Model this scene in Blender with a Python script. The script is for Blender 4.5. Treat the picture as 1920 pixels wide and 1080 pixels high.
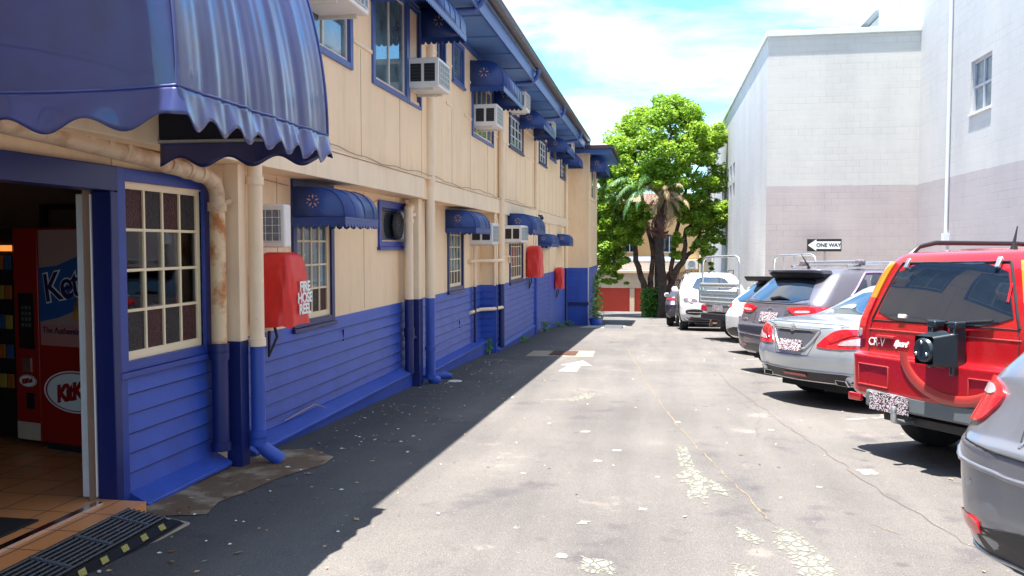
import bpy, math, random
import numpy as np
from mathutils import Vector, Matrix
R = math.radians
random.seed(7); rng = np.random.default_rng(7)
C = bpy.context.scene.collection
for o in list(bpy.data.objects): bpy.data.objects.remove(o)

# ---------------------------------------------------------------- camera, sky, sun, exposure
sc = bpy.context.scene
cam_d = bpy.data.cameras.new('camera'); cam = bpy.data.objects.new('camera', cam_d); C.objects.link(cam)
sc.camera = cam
cam_d.sensor_width = 36; cam_d.lens = 30.0; cam_d.clip_start = .05; cam_d.clip_end = 2000
PITCH = math.atan(80/1600); YAW = math.atan(275/math.hypot(1600, 80))
cam.location = (0, 0, 1.65); cam.rotation_euler = (math.pi/2-PITCH, 0, YAW)
sc.view_settings.view_transform = 'Standard'; sc.view_settings.look = 'None'
sc.view_settings.gamma = 1; sc.view_settings.exposure = 2.02
SUNV = Vector((-.100, -.10, 1)).normalized()
w = bpy.data.worlds.new('World'); sc.world = w; w.use_nodes = True
nt = w.node_tree; nt.nodes.clear()
def N(t, ty, **k):
    n = t.nodes.new(ty)
    for a, b in k.items():
        if a.startswith('i_'): n.inputs[a[2:].replace('_', ' ')].default_value = b
        else: setattr(n, a, b)
    return n
out = N(nt, 'ShaderNodeOutputWorld'); bg = N(nt, 'ShaderNodeBackground')
sky = N(nt, 'ShaderNodeTexSky', sky_type='NISHITA'); sky.sun_disc = False
sky.sun_elevation = math.asin(SUNV.z); sky.sun_rotation = math.atan2(SUNV.x, SUNV.y)
sky.ozone_density = 1.6; sky.air_density = 1.0; sky.dust_density = .6
tc = N(nt, 'ShaderNodeTexCoord'); sp = N(nt, 'ShaderNodeSeparateXYZ')
nt.links.new(tc.outputs['Generated'], sp.inputs[0])
mz = N(nt, 'ShaderNodeMath', operation='ADD'); mz.inputs[1].default_value = .12
nt.links.new(sp.outputs[2], mz.inputs[0])
dv = [N(nt, 'ShaderNodeMath', operation='DIVIDE') for _ in range(2)]
cb = N(nt, 'ShaderNodeCombineXYZ')
for i in range(2):
    nt.links.new(sp.outputs[i], dv[i].inputs[0]); nt.links.new(mz.outputs[0], dv[i].inputs[1]); nt.links.new(dv[i].outputs[0], cb.inputs[i])
cb.inputs[2].default_value = 3.3
n1 = N(nt, 'ShaderNodeTexNoise', i_Scale=1.5, i_Detail=8, i_Roughness=.62, i_Distortion=.3)
nt.links.new(cb.outputs[0], n1.inputs['Vector'])
cr = N(nt, 'ShaderNodeValToRGB'); cr.color_ramp.elements[0].position = .42; cr.color_ramp.elements[1].position = .62
nt.links.new(n1.outputs['Fac'], cr.inputs[0])
mx = N(nt, 'ShaderNodeMix', data_type='RGBA')
SKYT = (.50, .90, 1.08, 1)
ml = N(nt, 'ShaderNodeMix', data_type='RGBA', blend_type='MULTIPLY'); ml.inputs[0].default_value = 1; ml.inputs[7].default_value = SKYT
nt.links.new(sky.outputs[0], ml.inputs[6])
nt.links.new(cr.outputs[0], mx.inputs[0]); nt.links.new(ml.outputs[2], mx.inputs[6]); mx.inputs[7].default_value = (2.75, 2.75, 2.7, 1)
nt.links.new(mx.outputs[2], bg.inputs[0]); bg.inputs[1].default_value = .11
nt.links.new(bg.outputs[0], out.inputs[0])
sl = bpy.data.lights.new('sun', 'SUN'); sl.energy = 4.8; sl.angle = R(.5); sl.color = (1, .94, .86)
so = bpy.data.objects.new('sun', sl); C.objects.link(so); so.rotation_euler = SUNV.to_track_quat('Z', 'Y').to_euler()

# ---------------------------------------------------------------- materials
MATS = {}
def mat(name, col, rough=.6, metal=0, var=.0, vs=3., bump=0, bs=60., coat=0, spec=.5, col2=None, trans=0, emit=None):
    if name in MATS: return MATS[name]
    m = bpy.data.materials.new(name); m.use_nodes = True; t = m.node_tree; b = t.nodes['Principled BSDF']
    c = tuple(col)+(1,)
    b.inputs['Base Color'].default_value = c; b.inputs['Roughness'].default_value = rough
    b.inputs['Metallic'].default_value = metal; b.inputs['Coat Weight'].default_value = coat; b.inputs['Coat Roughness'].default_value = .04
    b.inputs['Specular IOR Level'].default_value = spec
    co = N(t, 'ShaderNodeTexCoord')
    if var or col2:
        n = N(t, 'ShaderNodeTexNoise', i_Scale=vs, i_Detail=6, i_Roughness=.6); t.links.new(co.outputs['Object'], n.inputs['Vector'])
        r = N(t, 'ShaderNodeValToRGB'); e = r.color_ramp.elements; e[0].position = .3; e[1].position = .7
        if col2: e[0].color = c; e[1].color = tuple(col2)+(1,); e[0].position = .48; e[1].position = .62
        else:
            e[0].color = tuple(max(0, x*(1-var)) for x in col)+(1,); e[1].color = tuple(min(1, x*(1+var)) for x in col)+(1,)
        t.links.new(n.outputs['Fac'], r.inputs[0]); t.links.new(r.outputs[0], b.inputs['Base Color'])
    if name in ('cream_paint', 'blue_boards', 'cream_trim'):
        mp = N(t, 'ShaderNodeMapping'); mp.inputs['Scale'].default_value = (5, 5, .8); t.links.new(co.outputs['Object'], mp.inputs[0])
        n3 = N(t, 'ShaderNodeTexNoise', i_Scale=1.2, i_Detail=9, i_Roughness=.72); t.links.new(mp.outputs[0], n3.inputs[0])
        r3 = N(t, 'ShaderNodeValToRGB'); r3.color_ramp.elements[0].position = .30; r3.color_ramp.elements[0].color = (.74, .70, .66, 1); r3.color_ramp.elements[1].position = .50; t.links.new(n3.outputs[0], r3.inputs[0])
        n4 = N(t, 'ShaderNodeTexNoise', i_Scale=26, i_Detail=4, i_Roughness=.7); t.links.new(co.outputs['Object'], n4.inputs[0])
        r4 = N(t, 'ShaderNodeValToRGB'); r4.color_ramp.elements[0].position = .27; r4.color_ramp.elements[0].color = (.5, .46, .42, 1); r4.color_ramp.elements[1].position = .31; t.links.new(n4.outputs[0], r4.inputs[0])
        for q in (r3, r4):
            mm = N(t, 'ShaderNodeMix', data_type='RGBA', blend_type='MULTIPLY'); mm.inputs[0].default_value = .42
            t.links.new(b.inputs['Base Color'].links[0].from_socket, mm.inputs[6]); t.links.new(q.outputs[0], mm.inputs[7]); t.links.new(mm.outputs[2], b.inputs['Base Color'])
    if bump:
        n = N(t, 'ShaderNodeTexNoise', i_Scale=bs, i_Detail=3); t.links.new(co.outputs['Object'], n.inputs['Vector'])
        bn = N(t, 'ShaderNodeBump', i_Strength=bump, i_Distance=.01); t.links.new(n.outputs['Fac'], bn.inputs['Height']); t.links.new(bn.outputs[0], b.inputs['Normal'])
    if trans: b.inputs['Transmission Weight'].default_value = trans
    if emit: b.inputs['Emission Color'].default_value = tuple(emit[:3])+(1,); b.inputs['Emission Strength'].default_value = emit[3]
    MATS[name] = m; return m

cream = mat('cream_paint', (.90, .665, .42), .55, var=.05, vs=1.3, bump=.08, bs=25)
cream_t = mat('cream_trim', (.88, .69, .48), .45, var=.05, vs=2)
sashc = mat('sash_cream', (.82, .68, .45), .4, var=.04)
blue = mat('blue_boards', (.030, .080, .42), .42, var=.13, vs=2.5, bump=.06, bs=30)
blued = mat('dark_blue_trim', (.010, .018, .12), .38, var=.08, vs=4)
bluem = mat('blue_trim', (.022, .052, .29), .4, var=.1, vs=4)
bluef = mat('blue_frame_upper', (.06, .11, .33), .42, var=.1, vs=4)
soffit_m = mat('soffit_blue', (.10, .22, .50), .5, var=.08, vs=1.5)
fascia_m = mat('fascia_blue', (.04, .09, .30), .4, var=.08)
gutter_m = mat('gutter_brown', (.055, .03, .035), .45, var=.3, vs=8, metal=.3)
awn_b = mat('awning_blue_metal', (.018, .055, .23), .35, var=.08, vs=6)
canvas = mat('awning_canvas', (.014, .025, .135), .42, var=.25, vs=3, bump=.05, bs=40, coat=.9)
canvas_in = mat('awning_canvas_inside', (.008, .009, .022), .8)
white = mat('white_enamel', (.78, .76, .74), .35, var=.05, vs=6)
offw = mat('off_white', (.66, .62, .55), .5, var=.1, vs=9)
black = mat('black_plastic', (.012, .012, .014), .45)
blackm = mat('black_matte', (.01, .01, .012), .85)
chrome = mat('chrome', (.75, .75, .77), .12, 1)
galv = mat('galvanised_steel', (.52, .56, .58), .35, .85, var=.12, vs=12)
alum = mat('aluminium_tray', (.55, .62, .60), .4, .15, var=.1, vs=8)
glass = mat('window_glass', (.02, .03, .04), .04, spec=.9)
glassb = mat('bright_window_glass', (.10, .16, .20), .03, spec=1.0, var=.5, vs=3)
carglass = mat('car_glass', (.008, .016, .03), .02, spec=1.0, coat=1)
tyre = mat('tyre_rubber', (.018, .018, .02), .8, bump=.2, bs=120)
rimm = mat('alloy_rim', (.45, .46, .48), .3, .8)
redlamp = mat('red_lamp_lens', (.55, .012, .02), .08, coat=1, var=.35, vs=28)
redlamp2 = mat('red_lamp_lens_deep', (.33, .006, .014), .1, coat=1)
clearlamp = mat('clear_lamp_lens', (.46, .38, .42), .1, .2, coat=1, var=.2, vs=30)
amberlamp = mat('amber_lamp_lens', (.75, .2, .015), .1, coat=1)
redvinyl = mat('red_vinyl', (.72, .028, .022), .42, var=.08, vs=8, bump=.25, bs=9)
redmach = mat('red_machine_paint', (.34, .010, .008), .35)
whitetext = mat('white_lettering', (.85, .85, .82), .5)
rust = mat('rusty_cream_pipe', (.74, .54, .33), .5, col2=(.45, .16, .035), vs=4.5)
weed = mat('weed_green', (.09, .22, .03), .6, var=.4, vs=9)
star_m = mat('star_motif_tan', (.55, .38, .26), .6)

def plate_mat():
    m = bpy.data.materials.new('speckled_plate'); m.use_nodes = True; t = m.node_tree; b = t.nodes['Principled BSDF']
    co = N(t, 'ShaderNodeTexCoord'); n = N(t, 'ShaderNodeTexWhiteNoise', noise_dimensions='3D')
    sn = N(t, 'ShaderNodeVectorMath', operation='SNAP'); sn.inputs[1].default_value = (.008, .008, .008)
    t.links.new(co.outputs['Object'], sn.inputs[0]); t.links.new(sn.outputs[0], n.inputs['Vector'])
    r = N(t, 'ShaderNodeValToRGB'); e = r.color_ramp.elements
    r.color_ramp.interpolation = 'CONSTANT'
    e[0].color = (.02, .015, .02, 1); e[1].position = .55; e[1].color = (.62, .56, .6, 1)
    x = e.new(.42); x.color = (.2, .06, .09, 1)
    t.links.new(n.outputs['Value'], r.inputs[0]); t.links.new(r.outputs[0], b.inputs['Base Color']); b.inputs['Roughness'].default_value = .5
    return m
plate_m = plate_mat()
def car_paint(name, col, metal=.6, rough=.32):
    m = mat(name, col, rough, metal, coat=1); b = m.node_tree.nodes['Principled BSDF']
    t = m.node_tree; co = N(t, 'ShaderNodeTexCoord'); n = N(t, 'ShaderNodeTexNoise', i_Scale=3, i_Detail=5); t.links.new(co.outputs['Object'], n.inputs[0])
    mr = N(t, 'ShaderNodeMapRange'); mr.inputs[3].default_value = rough-.04; mr.inputs[4].default_value = rough+.1
    t.links.new(n.outputs[0], mr.inputs[0]); t.links.new(mr.outputs[0], b.inputs['Roughness']); return m

def block_mat(name, upper, lower=None, zsplit=0, bw=.39, bh=.19):
    m = bpy.data.materials.new(name); m.use_nodes = True; t = m.node_tree; b = t.nodes['Principled BSDF']; L = t.links
    co = N(t, 'ShaderNodeTexCoord'); s = N(t, 'ShaderNodeSeparateXYZ'); L.new(co.outputs['Object'], s.inputs[0])
    ad = N(t, 'ShaderNodeMath', operation='ADD'); L.new(s.outputs[0], ad.inputs[0]); L.new(s.outputs[1], ad.inputs[1])
    cv = N(t, 'ShaderNodeCombineXYZ'); L.new(ad.outputs[0], cv.inputs[0]); L.new(s.outputs[2], cv.inputs[1])
    br = N(t, 'ShaderNodeTexBrick'); L.new(cv.outputs[0], br.inputs['Vector'])
    br.inputs['Scale'].default_value = 1; br.inputs['Brick Width'].default_value = bw; br.inputs['Row Height'].default_value = bh
    br.inputs['Mortar Size'].default_value = .006; br.inputs['Mortar Smooth'].default_value = .3
    br.inputs['Color1'].default_value = (1, 1, 1, 1); br.inputs['Color2'].default_value = (.95, .95, .95, 1); br.inputs['Mortar'].default_value = (.70, .70, .71, 1)
    u = N(t, 'ShaderNodeMix', data_type='RGBA'); u.inputs[6].default_value = tuple(lower or upper)+(1,); u.inputs[7].default_value = tuple(upper)+(1,)
    nn = N(t, 'ShaderNodeTexNoise', i_Scale=2.5, i_Detail=4); L.new(co.outputs['Object'], nn.inputs[0])
    z2 = N(t, 'ShaderNodeMath', operation='MULTIPLY_ADD'); L.new(nn.outputs[0], z2.inputs[0]); z2.inputs[1].default_value = .05; L.new(s.outputs[2], z2.inputs[2])
    gt = N(t, 'ShaderNodeMath', operation='GREATER_THAN'); L.new(z2.outputs[0], gt.inputs[0]); gt.inputs[1].default_value = zsplit; L.new(gt.outputs[0], u.inputs[0])
    # painted-over joints: only some of them show
    msk = N(t, 'ShaderNodeTexNoise', i_Scale=.9, i_Detail=5, i_Roughness=.7)
    mp = N(t, 'ShaderNodeMapping'); mp.inputs['Scale'].default_value = (.5, .5, 2.5); L.new(co.outputs['Object'], mp.inputs[0]); L.new(mp.outputs[0], msk.inputs[0])
    rr = N(t, 'ShaderNodeValToRGB'); rr.color_ramp.elements[0].position = .38; rr.color_ramp.elements[1].position = .62; L.new(msk.outputs[0], rr.inputs[0])
    mm = N(t, 'ShaderNodeMix', data_type='RGBA', blend_type='MULTIPLY'); L.new(rr.outputs[0], mm.inputs[0]); L.new(u.outputs[2], mm.inputs[6]); L.new(br.outputs[0], mm.inputs[7])
    st = N(t, 'ShaderNodeTexNoise', i_Scale=.7, i_Detail=7, i_Roughness=.65); mp2 = N(t, 'ShaderNodeMapping'); mp2.inputs['Scale'].default_value = (1, 1, .35); L.new(co.outputs['Object'], mp2.inputs[0]); L.new(mp2.outputs[0], st.inputs[0])
    sr = N(t, 'ShaderNodeValToRGB'); sr.color_ramp.elements[0].position = .3; sr.color_ramp.elements[0].color = (.86, .86, .88, 1); sr.color_ramp.elements[1].position = .6; L.new(st.outputs[0], sr.inputs[0])
    m3 = N(t, 'ShaderNodeMix', data_type='RGBA', blend_type='MULTIPLY'); m3.inputs[0].default_value = 1; L.new(mm.outputs[2], m3.inputs[6]); L.new(sr.outputs[0], m3.inputs[7])
    L.new(m3.outputs[2], b.inputs['Base Color']); b.inputs['Roughness'].default_value = .75
    bp = N(t, 'ShaderNodeBump', i_Strength=.35, i_Distance=.01); L.new(br.outputs['Fac'], bp.inputs['Height']); bp.invert = True; L.new(bp.outputs[0], b.inputs['Normal'])
    return m
blockw = block_mat('painted_block', (.56, .545, .51), (.46, .40, .385), 3.46)
blockt = block_mat('painted_block_tall', (.52, .51, .50), (.41, .375, .385), 3.46)
blocks = block_mat('painted_block_plain', (.55, .54, .53))

# ---------------------------------------------------------------- mesh helpers
class G:
    def __init__(s): s.v = []; s.f = []; s.mi = []
    def add(s, vs, fs, mi=0):
        o = len(s.v); s.v += [tuple(map(float, p)) for p in vs]; s.f += [tuple(i+o for i in f) for f in fs]; s.mi += [mi]*len(fs); return s
    def box(s, x0, x1, y0, y1, z0, z1, mi=0, M=None):
        vs = [(x, y, z) for x in (x0, x1) for y in (y0, y1) for z in (z0, z1)]
        if M is not None: vs = [tuple(M @ Vector(p)) for p in vs]
        return s.add(vs, [(0, 1, 3, 2), (4, 6, 7, 5), (0, 4, 5, 1), (2, 3, 7, 6), (0, 2, 6, 4), (1, 5, 7, 3)], mi)
    def quad(s, a, b, c, d, mi=0): return s.add([a, b, c, d], [(0, 1, 2, 3)], mi)
    def tube(s, pts, r, n=10, mi=0, cap=True):
        P = [Vector(p) for p in pts]; k = len(P); rs = r if isinstance(r, (list, tuple)) else [r]*k
        T = []
        for i in range(k):
            t = (P[min(i+1, k-1)]-P[max(i-1, 0)]); T.append(t.normalized() if t.length > 1e-9 else Vector((0, 0, 1)))
        u = T[0].orthogonal().normalized(); vs = []
        for i in range(k):
            u = (u - T[i]*u.dot(T[i]));  u = u.normalized() if u.length > 1e-6 else T[i].orthogonal().normalized()
            wv = T[i].cross(u)
            m = 1.
            if 0 < i < k-1:
                c = max(.5, ((P[i]-P[i-1]).normalized().dot(T[i]))); m = 1/c
            for j in range(n):
                a = 2*math.pi*j/n; vs.append(P[i]+(u*math.cos(a)+wv*math.sin(a))*rs[i]*(m if m < 1.2 else 1.1))
        fs = [(i*n+j, i*n+(j+1) % n, (i+1)*n+(j+1) % n, (i+1)*n+j) for i in range(k-1) for j in range(n)]
        if cap: fs += [tuple(range(n-1, -1, -1)), tuple((k-1)*n+j for j in range(n))]
        return s.add(vs, fs, mi)
    def prism(s, poly, ax, a, b, mi=0):
        # poly in the two remaining axes (in xyz order), extruded along axis ax from a to b
        def P(p, h):
            q = list(p); q.insert(ax, h); return tuple(q)
        n = len(poly); vs = [P(p, a) for p in poly]+[P(p, b) for p in poly]
        return s.add(vs, [tuple(range(n-1, -1, -1)), tuple(range(n, 2*n))]+[(i, (i+1) % n, n+(i+1) % n, n+i) for i in range(n)], mi)
    def lathe(s, prof, c, axis='y', n=32, mi=0):
        vs = []
        for (r, h) in prof:
            for j in range(n):
                a = 2*math.pi*j/n; x, z = r*math.cos(a), r*math.sin(a)
                vs.append({'y': (c[0]+x, c[1]+h, c[2]+z), 'z': (c[0]+x, c[1]+z, c[2]+h), 'x': (c[0]+h, c[1]+x, c[2]+z)}[axis])
        k = len(prof)
        return s.add(vs, [(i*n+j, i*n+(j+1) % n, (i+1)*n+(j+1) % n, (i+1)*n+j) for i in range(k-1) for j in range(n)], mi)
    def build(s, name, mats, parent=None, smooth=0, bevel=0, fix=True):
        me = bpy.data.meshes.new(name); me.from_pydata(s.v, [], s.f)
        if not isinstance(mats, (list, tuple)): mats = [mats]
        for m in mats: me.materials.append(m)
        if len(mats) > 1: me.polygons.foreach_set('material_index', s.mi)
        if fix:
            import bmesh
            bm = bmesh.new(); bm.from_mesh(me); bmesh.ops.recalc_face_normals(bm, faces=bm.faces); bm.to_mesh(me); bm.free()
        if smooth:
            me.polygons.foreach_set('use_smooth', [True]*len(me.polygons)); me.set_sharp_from_angle(angle=R(smooth))
        me.update()
        o = bpy.data.objects.new(name, me); C.objects.link(o)
        if parent: o.parent = parent
        if bevel:
            b = o.modifiers.new('b', 'BEVEL'); b.width = bevel; b.segments = 2; b.limit_method = 'ANGLE'; b.angle_limit = R(40)
            me.polygons.foreach_set('use_smooth', [True]*len(me.polygons)); me.set_sharp_from_angle(angle=R(35))
        return o
def tag(o, label=None, cat=None, group=None, kind=None):
    if label: o['label'] = label
    if cat: o['category'] = cat
    if group: o['group'] = group
    if kind: o['kind'] = kind
    return o
def empty(name, loc, label=None, cat=None, group=None, rz=0):
    o = bpy.data.objects.new(name, None); C.objects.link(o); o.location = loc; o.rotation_euler = (0, 0, rz); o.empty_display_size = .2
    return tag(o, label, cat, group)
def adopt(parent, *kids):
    # children are modelled in world coordinates: keep them there
    for k in kids:
        k.parent = parent; k.matrix_parent_inverse = Matrix.Translation(-parent.location)
def text(name, body, size, M, m, parent=None, ext=.002, bold=.0, shear=0, spacing=1, align='CENTER'):
    cu = bpy.data.curves.new(name, 'FONT'); cu.body = body; cu.size = size; cu.extrude = ext; cu.offset = bold; cu.shear = shear
    cu.align_x = align; cu.align_y = 'CENTER'; cu.space_character = spacing
    t = bpy.data.objects.new(name, cu); C.objects.link(t); bpy.context.view_layer.update()
    me = bpy.data.meshes.new_from_object(t.evaluated_get(bpy.context.evaluated_depsgraph_get()))
    bpy.data.objects.remove(t); bpy.data.curves.remove(cu)
    me.materials.clear(); me.materials.append(m); me.transform(M)
    o = bpy.data.objects.new(name, me); C.objects.link(o)
    if parent: o.parent = parent
    return o
def frame_M(p, n, up=(0, 0, 1)):
    z = Vector(n).normalized(); x = Vector(up).cross(z).normalized(); y = z.cross(x)
    M = Matrix((x, y, z)).transposed().to_4x4(); M.translation = Vector(p); return M

# ---------------------------------------------------------------- ground
def zg(y):
    if y < -4: return .14
    if y < 26: return -.035*y
    if y < 33: return -.91-.075*(y-26)
    if y < 50: return -1.435-.045*(y-33)
    if y < 53: return -2.2-.2*(y-50)
    return -2.8
def asphalt():
    m = bpy.data.materials.new('asphalt'); m.use_nodes = True; t = m.node_tree; b = t.nodes['Principled BSDF']; L = t.links
    co = N(t, 'ShaderNodeTexCoord'); V = co.outputs['Object']
    def noise(s, d=4, r=.55, vec=V):
        n = N(t, 'ShaderNodeTexNoise', i_Scale=s, i_Detail=d, i_Roughness=r); L.new(vec, n.inputs[0]); return n.outputs[0]
    def ramp(i, p0, c0, p1, c1):
        r = N(t, 'ShaderNodeValToRGB'); e = r.color_ramp.elements; e[0].position = p0; e[0].color = c0+(1,); e[1].position = p1; e[1].color = c1+(1,); L.new(i, r.inputs[0]); return r.outputs[0]
    def mix(bt, f, a, c):
        n = N(t, 'ShaderNodeMix', data_type='RGBA', blend_type=bt)
        for i, q in ((0, f), (6, a), (7, c)):
            if hasattr(q, 'is_linked') or hasattr(q, 'links'): L.new(q, n.inputs[i])
            else: n.inputs[i].default_value = q if i == 0 else tuple(q)+(1,)
        return n.outputs[2]
    base = ramp(noise(.55, 6, .6), .3, (.092, .088, .088), .7, (.140, .132, .127))
    fine = ramp(noise(170, 3, .7), .32, (.45, .45, .48), .68, (1.5, 1.48, 1.42))
    c = mix('MULTIPLY', 1., base, fine)
    agg = N(t, 'ShaderNodeTexVoronoi', i_Scale=75); L.new(V, agg.inputs[0])
    c = mix('MULTIPLY', .55, c, ramp(agg.outputs['Distance'], .05, (1.25, 1.22, 1.2), .6, (.7, .7, .72)))
    # strip along the building: shade painted darker into damp-stained asphalt, with a blotchy edge
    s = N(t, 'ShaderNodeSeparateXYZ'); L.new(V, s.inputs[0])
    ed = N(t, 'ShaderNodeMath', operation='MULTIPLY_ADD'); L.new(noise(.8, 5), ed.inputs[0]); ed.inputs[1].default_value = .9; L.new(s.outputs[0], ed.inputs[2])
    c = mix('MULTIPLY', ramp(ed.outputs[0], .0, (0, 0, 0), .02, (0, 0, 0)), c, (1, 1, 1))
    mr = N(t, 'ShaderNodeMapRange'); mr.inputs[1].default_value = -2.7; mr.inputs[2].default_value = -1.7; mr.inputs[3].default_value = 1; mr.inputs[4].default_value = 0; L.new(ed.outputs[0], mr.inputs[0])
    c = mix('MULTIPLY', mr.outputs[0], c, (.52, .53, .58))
    # long wear marks along the lane and oil spots
    mp = N(t, 'ShaderNodeMapping'); mp.inputs['Scale'].default_value = (1.6, .16, 1); L.new(V, mp.inputs[0])
    c = mix('MULTIPLY', .6, c, ramp(noise(1.3, 6, .6, mp.outputs[0]), .35, (.78, .76, .76), .6, (1.12, 1.1, 1.06)))
    c = mix('MIX', ramp(noise(1.1, 7, .7), .62, (0, 0, 0), .72, (.5, .5, .5)), c, (.27, .23, .20))
    c = mix('MULTIPLY', 1., c, ramp(noise(2.1, 5, .6), .30, (.70, .70, .76), .42, (1, 1, 1)))
    sp_ = N(t, 'ShaderNodeTexVoronoi', i_Scale=1.7); L.new(V, sp_.inputs[0])
    c = mix('MULTIPLY', 1., c, ramp(sp_.outputs['Distance'], .03, (.62, .61, .62), .10, (1, 1, 1)))
    c = mix('MIX', ramp(noise(34, 4, .7), .66, (0, 0, 0), .70, (.7, .7, .7)), c, (.30, .27, .24))
    L.new(c, b.inputs['Base Color'])
    b.inputs['Roughness'].default_value = .85
    bp = N(t, 'ShaderNodeBump', i_Strength=.5, i_Distance=.006); L.new(noise(150, 3, .7), bp.inputs['Height']); L.new(bp.outputs[0], b.inputs['Normal'])
    return m
g = G()
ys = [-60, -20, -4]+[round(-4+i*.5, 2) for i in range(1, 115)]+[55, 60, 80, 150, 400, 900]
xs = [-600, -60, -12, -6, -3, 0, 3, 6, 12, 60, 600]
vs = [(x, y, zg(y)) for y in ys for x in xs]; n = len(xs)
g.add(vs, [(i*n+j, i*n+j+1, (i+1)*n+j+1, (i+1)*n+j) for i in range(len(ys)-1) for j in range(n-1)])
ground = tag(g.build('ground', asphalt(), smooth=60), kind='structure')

# road marks: worn paint flakes, arrow, bay lines, cracks
paint_m = mat('worn_road_paint', (.235, .24, .20), .85, var=.3, vs=14)
arrow_m = mat('arrow_paint', (.32, .31, .295), .85, var=.15, vs=10)
crack_m = mat('crack_fill', (.045, .038, .03), .9, col2=(.17, .13, .07), vs=6)
def P2(x, y, h=.004): return (x, y, zg(y)+h)
def ngon(g, pts, h=.004, mi=0):
    g.add([P2(x, y, h) for x, y in pts], [tuple(range(len(pts)))], mi)
def inside(p, poly):
    x, y = p; c = False; n = len(poly)
    for i in range(n):
        x1, y1 = poly[i]; x2, y2 = poly[i-1]
        if (y1 > y) != (y2 > y) and x < (x2-x1)*(y-y1)/(y2-y1)+x1: c = not c
    return c
def paint_mat(name, col, amount, crackle):
    m = bpy.data.materials.new(name); m.use_nodes = True; t = m.node_tree; b = t.nodes['Principled BSDF']; L = t.links
    b.inputs['Base Color'].default_value = col+(1,); b.inputs['Roughness'].default_value = .85
    co = N(t, 'ShaderNodeTexCoord'); at = N(t, 'ShaderNodeAttribute', attribute_name='edge')
    n = N(t, 'ShaderNodeTexNoise', i_Scale=14, i_Detail=8, i_Roughness=.75); L.new(co.outputs['Object'], n.inputs[0])
    n2 = N(t, 'ShaderNodeTexNoise', i_Scale=90, i_Detail=3, i_Roughness=.7); L.new(co.outputs['Object'], n2.inputs[0])
    x = N(t, 'ShaderNodeMath', operation='MULTIPLY_ADD'); L.new(n.outputs[0], x.inputs[0]); x.inputs[1].default_value = 2.4; L.new(at.outputs['Fac'], x.inputs[2])
    y = N(t, 'ShaderNodeMath', operation='MULTIPLY_ADD'); L.new(n2.outputs[0], y.inputs[0]); y.inputs[1].default_value = .9; L.new(x.outputs[0], y.inputs[2])
    r = N(t, 'ShaderNodeMapRange', interpolation_type='SMOOTHSTEP'); r.inputs[1].default_value = 2.55-amount; r.inputs[2].default_value = 2.75-amount; L.new(y.outputs[0], r.inputs[0])
    v = N(t, 'ShaderNodeTexVoronoi', feature='DISTANCE_TO_EDGE', i_Scale=13); mp = N(t, 'ShaderNodeMapping'); mp.inputs['Scale'].default_value = (1.3, .75, 1)
    ds = N(t, 'ShaderNodeMix', data_type='RGBA'); ds.inputs[0].default_value = .04; L.new(co.outputs['Object'], ds.inputs[6]); L.new(n.outputs[1], ds.inputs[7])
    L.new(ds.outputs[2], mp.inputs[0]); L.new(mp.outputs[0], v.inputs[0])
    r2 = N(t, 'ShaderNodeMapRange'); r2.inputs[1].default_value = .015; r2.inputs[2].default_value = .10; r2.inputs[3].default_value = 1-crackle; L.new(v.outputs[0], r2.inputs[0])
    f = N(t, 'ShaderNodeMath', operation='MULTIPLY'); L.new(r.outputs[0], f.inputs[0]); L.new(r2.outputs[0], f.inputs[1])
    tr = N(t, 'ShaderNodeBsdfTransparent'); ms = N(t, 'ShaderNodeMixShader'); L.new(f.outputs[0], ms.inputs[0]); L.new(tr.outputs[0], ms.inputs[1]); L.new(b.outputs[0], ms.inputs[2])
    L.new(ms.outputs[0], t.nodes['Material Output'].inputs[0]); return m
EDGE = {}
def flakes(g, poly, *a, **k):
    # a worn patch: rings from the rim (edge 0) to the middle (edge 1); the material eats the rim away
    P = []
    for p, q in zip(poly, poly[1:]+poly[:1]):
        n = max(1, int(math.dist(p, q)/.06)); P += [(p[0]+(q[0]-p[0])*i/n, p[1]+(q[1]-p[1])*i/n) for i in range(n)]
    cx = sum(p[0] for p in P)/len(P); cy = sum(p[1] for p in P)/len(P); n = len(P); o = len(g.v); R_ = 5; vs = []
    ring = [1.25, .95, .7, .4, .001]; e = EDGE.setdefault(id(g), [])
    for k_, f in enumerate(ring):
        vs += [P2(cx+(p[0]-cx)*f, cy+(p[1]-cy)*f) for p in P]; e += [(0, .65, .95, 1, 1)[k_]]*n
    g.add(vs, [(i*n+j, i*n+(j+1) % n, (i+1)*n+(j+1) % n, (i+1)*n+j) for i in range(len(ring)-1) for j in range(n)])
def build_paint(g, name, m):
    o = g.build(name, m, fix=False); a_ = o.data.attributes.new('edge', 'FLOAT', 'POINT'); a_.data.foreach_set('value', EDGE[id(g)]); return tag(o, kind='structure')
KEEP = []
g = G()
flakes(g, [(.14, 8.6), (.28, 8.55), (.33, 7.4), (.45, 6.9), (.62, 6.6), (.60, 6.3), (.42, 6.45), (.36, 6.1), (.2, 6.2), (.24, 6.6), (.08, 7.05), (.2, 7.2)], .085, .009)
flakes(g, [(.50, 5.75), (.6, 5.6), (.70, 5.35), (.62, 5.3), (.50, 5.45)], .06, .003, .97)
flakes(g, [(.78, 5.85), (.9, 5.7), (1.0, 5.2), (1.02, 4.6), (.78, 4.6), (.76, 5.1), (.68, 5.45)], .07, .0035, .98)
flakes(g, [(.42, 5.0), (.56, 5.0), (.6, 4.3), (.4, 4.3)], .07, .005, .9)
flakes(g, [(-.45, 4.95), (-.24, 4.9), (-.2, 4.6), (-.42, 4.6)], .07, .005, .8)
flakes(g, [(-1.25, 11.0), (-.98, 11.9), (-.78, 12.0), (-.85, 11.3), (-1.05, 11.0)], .09, .012, .8)
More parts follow.
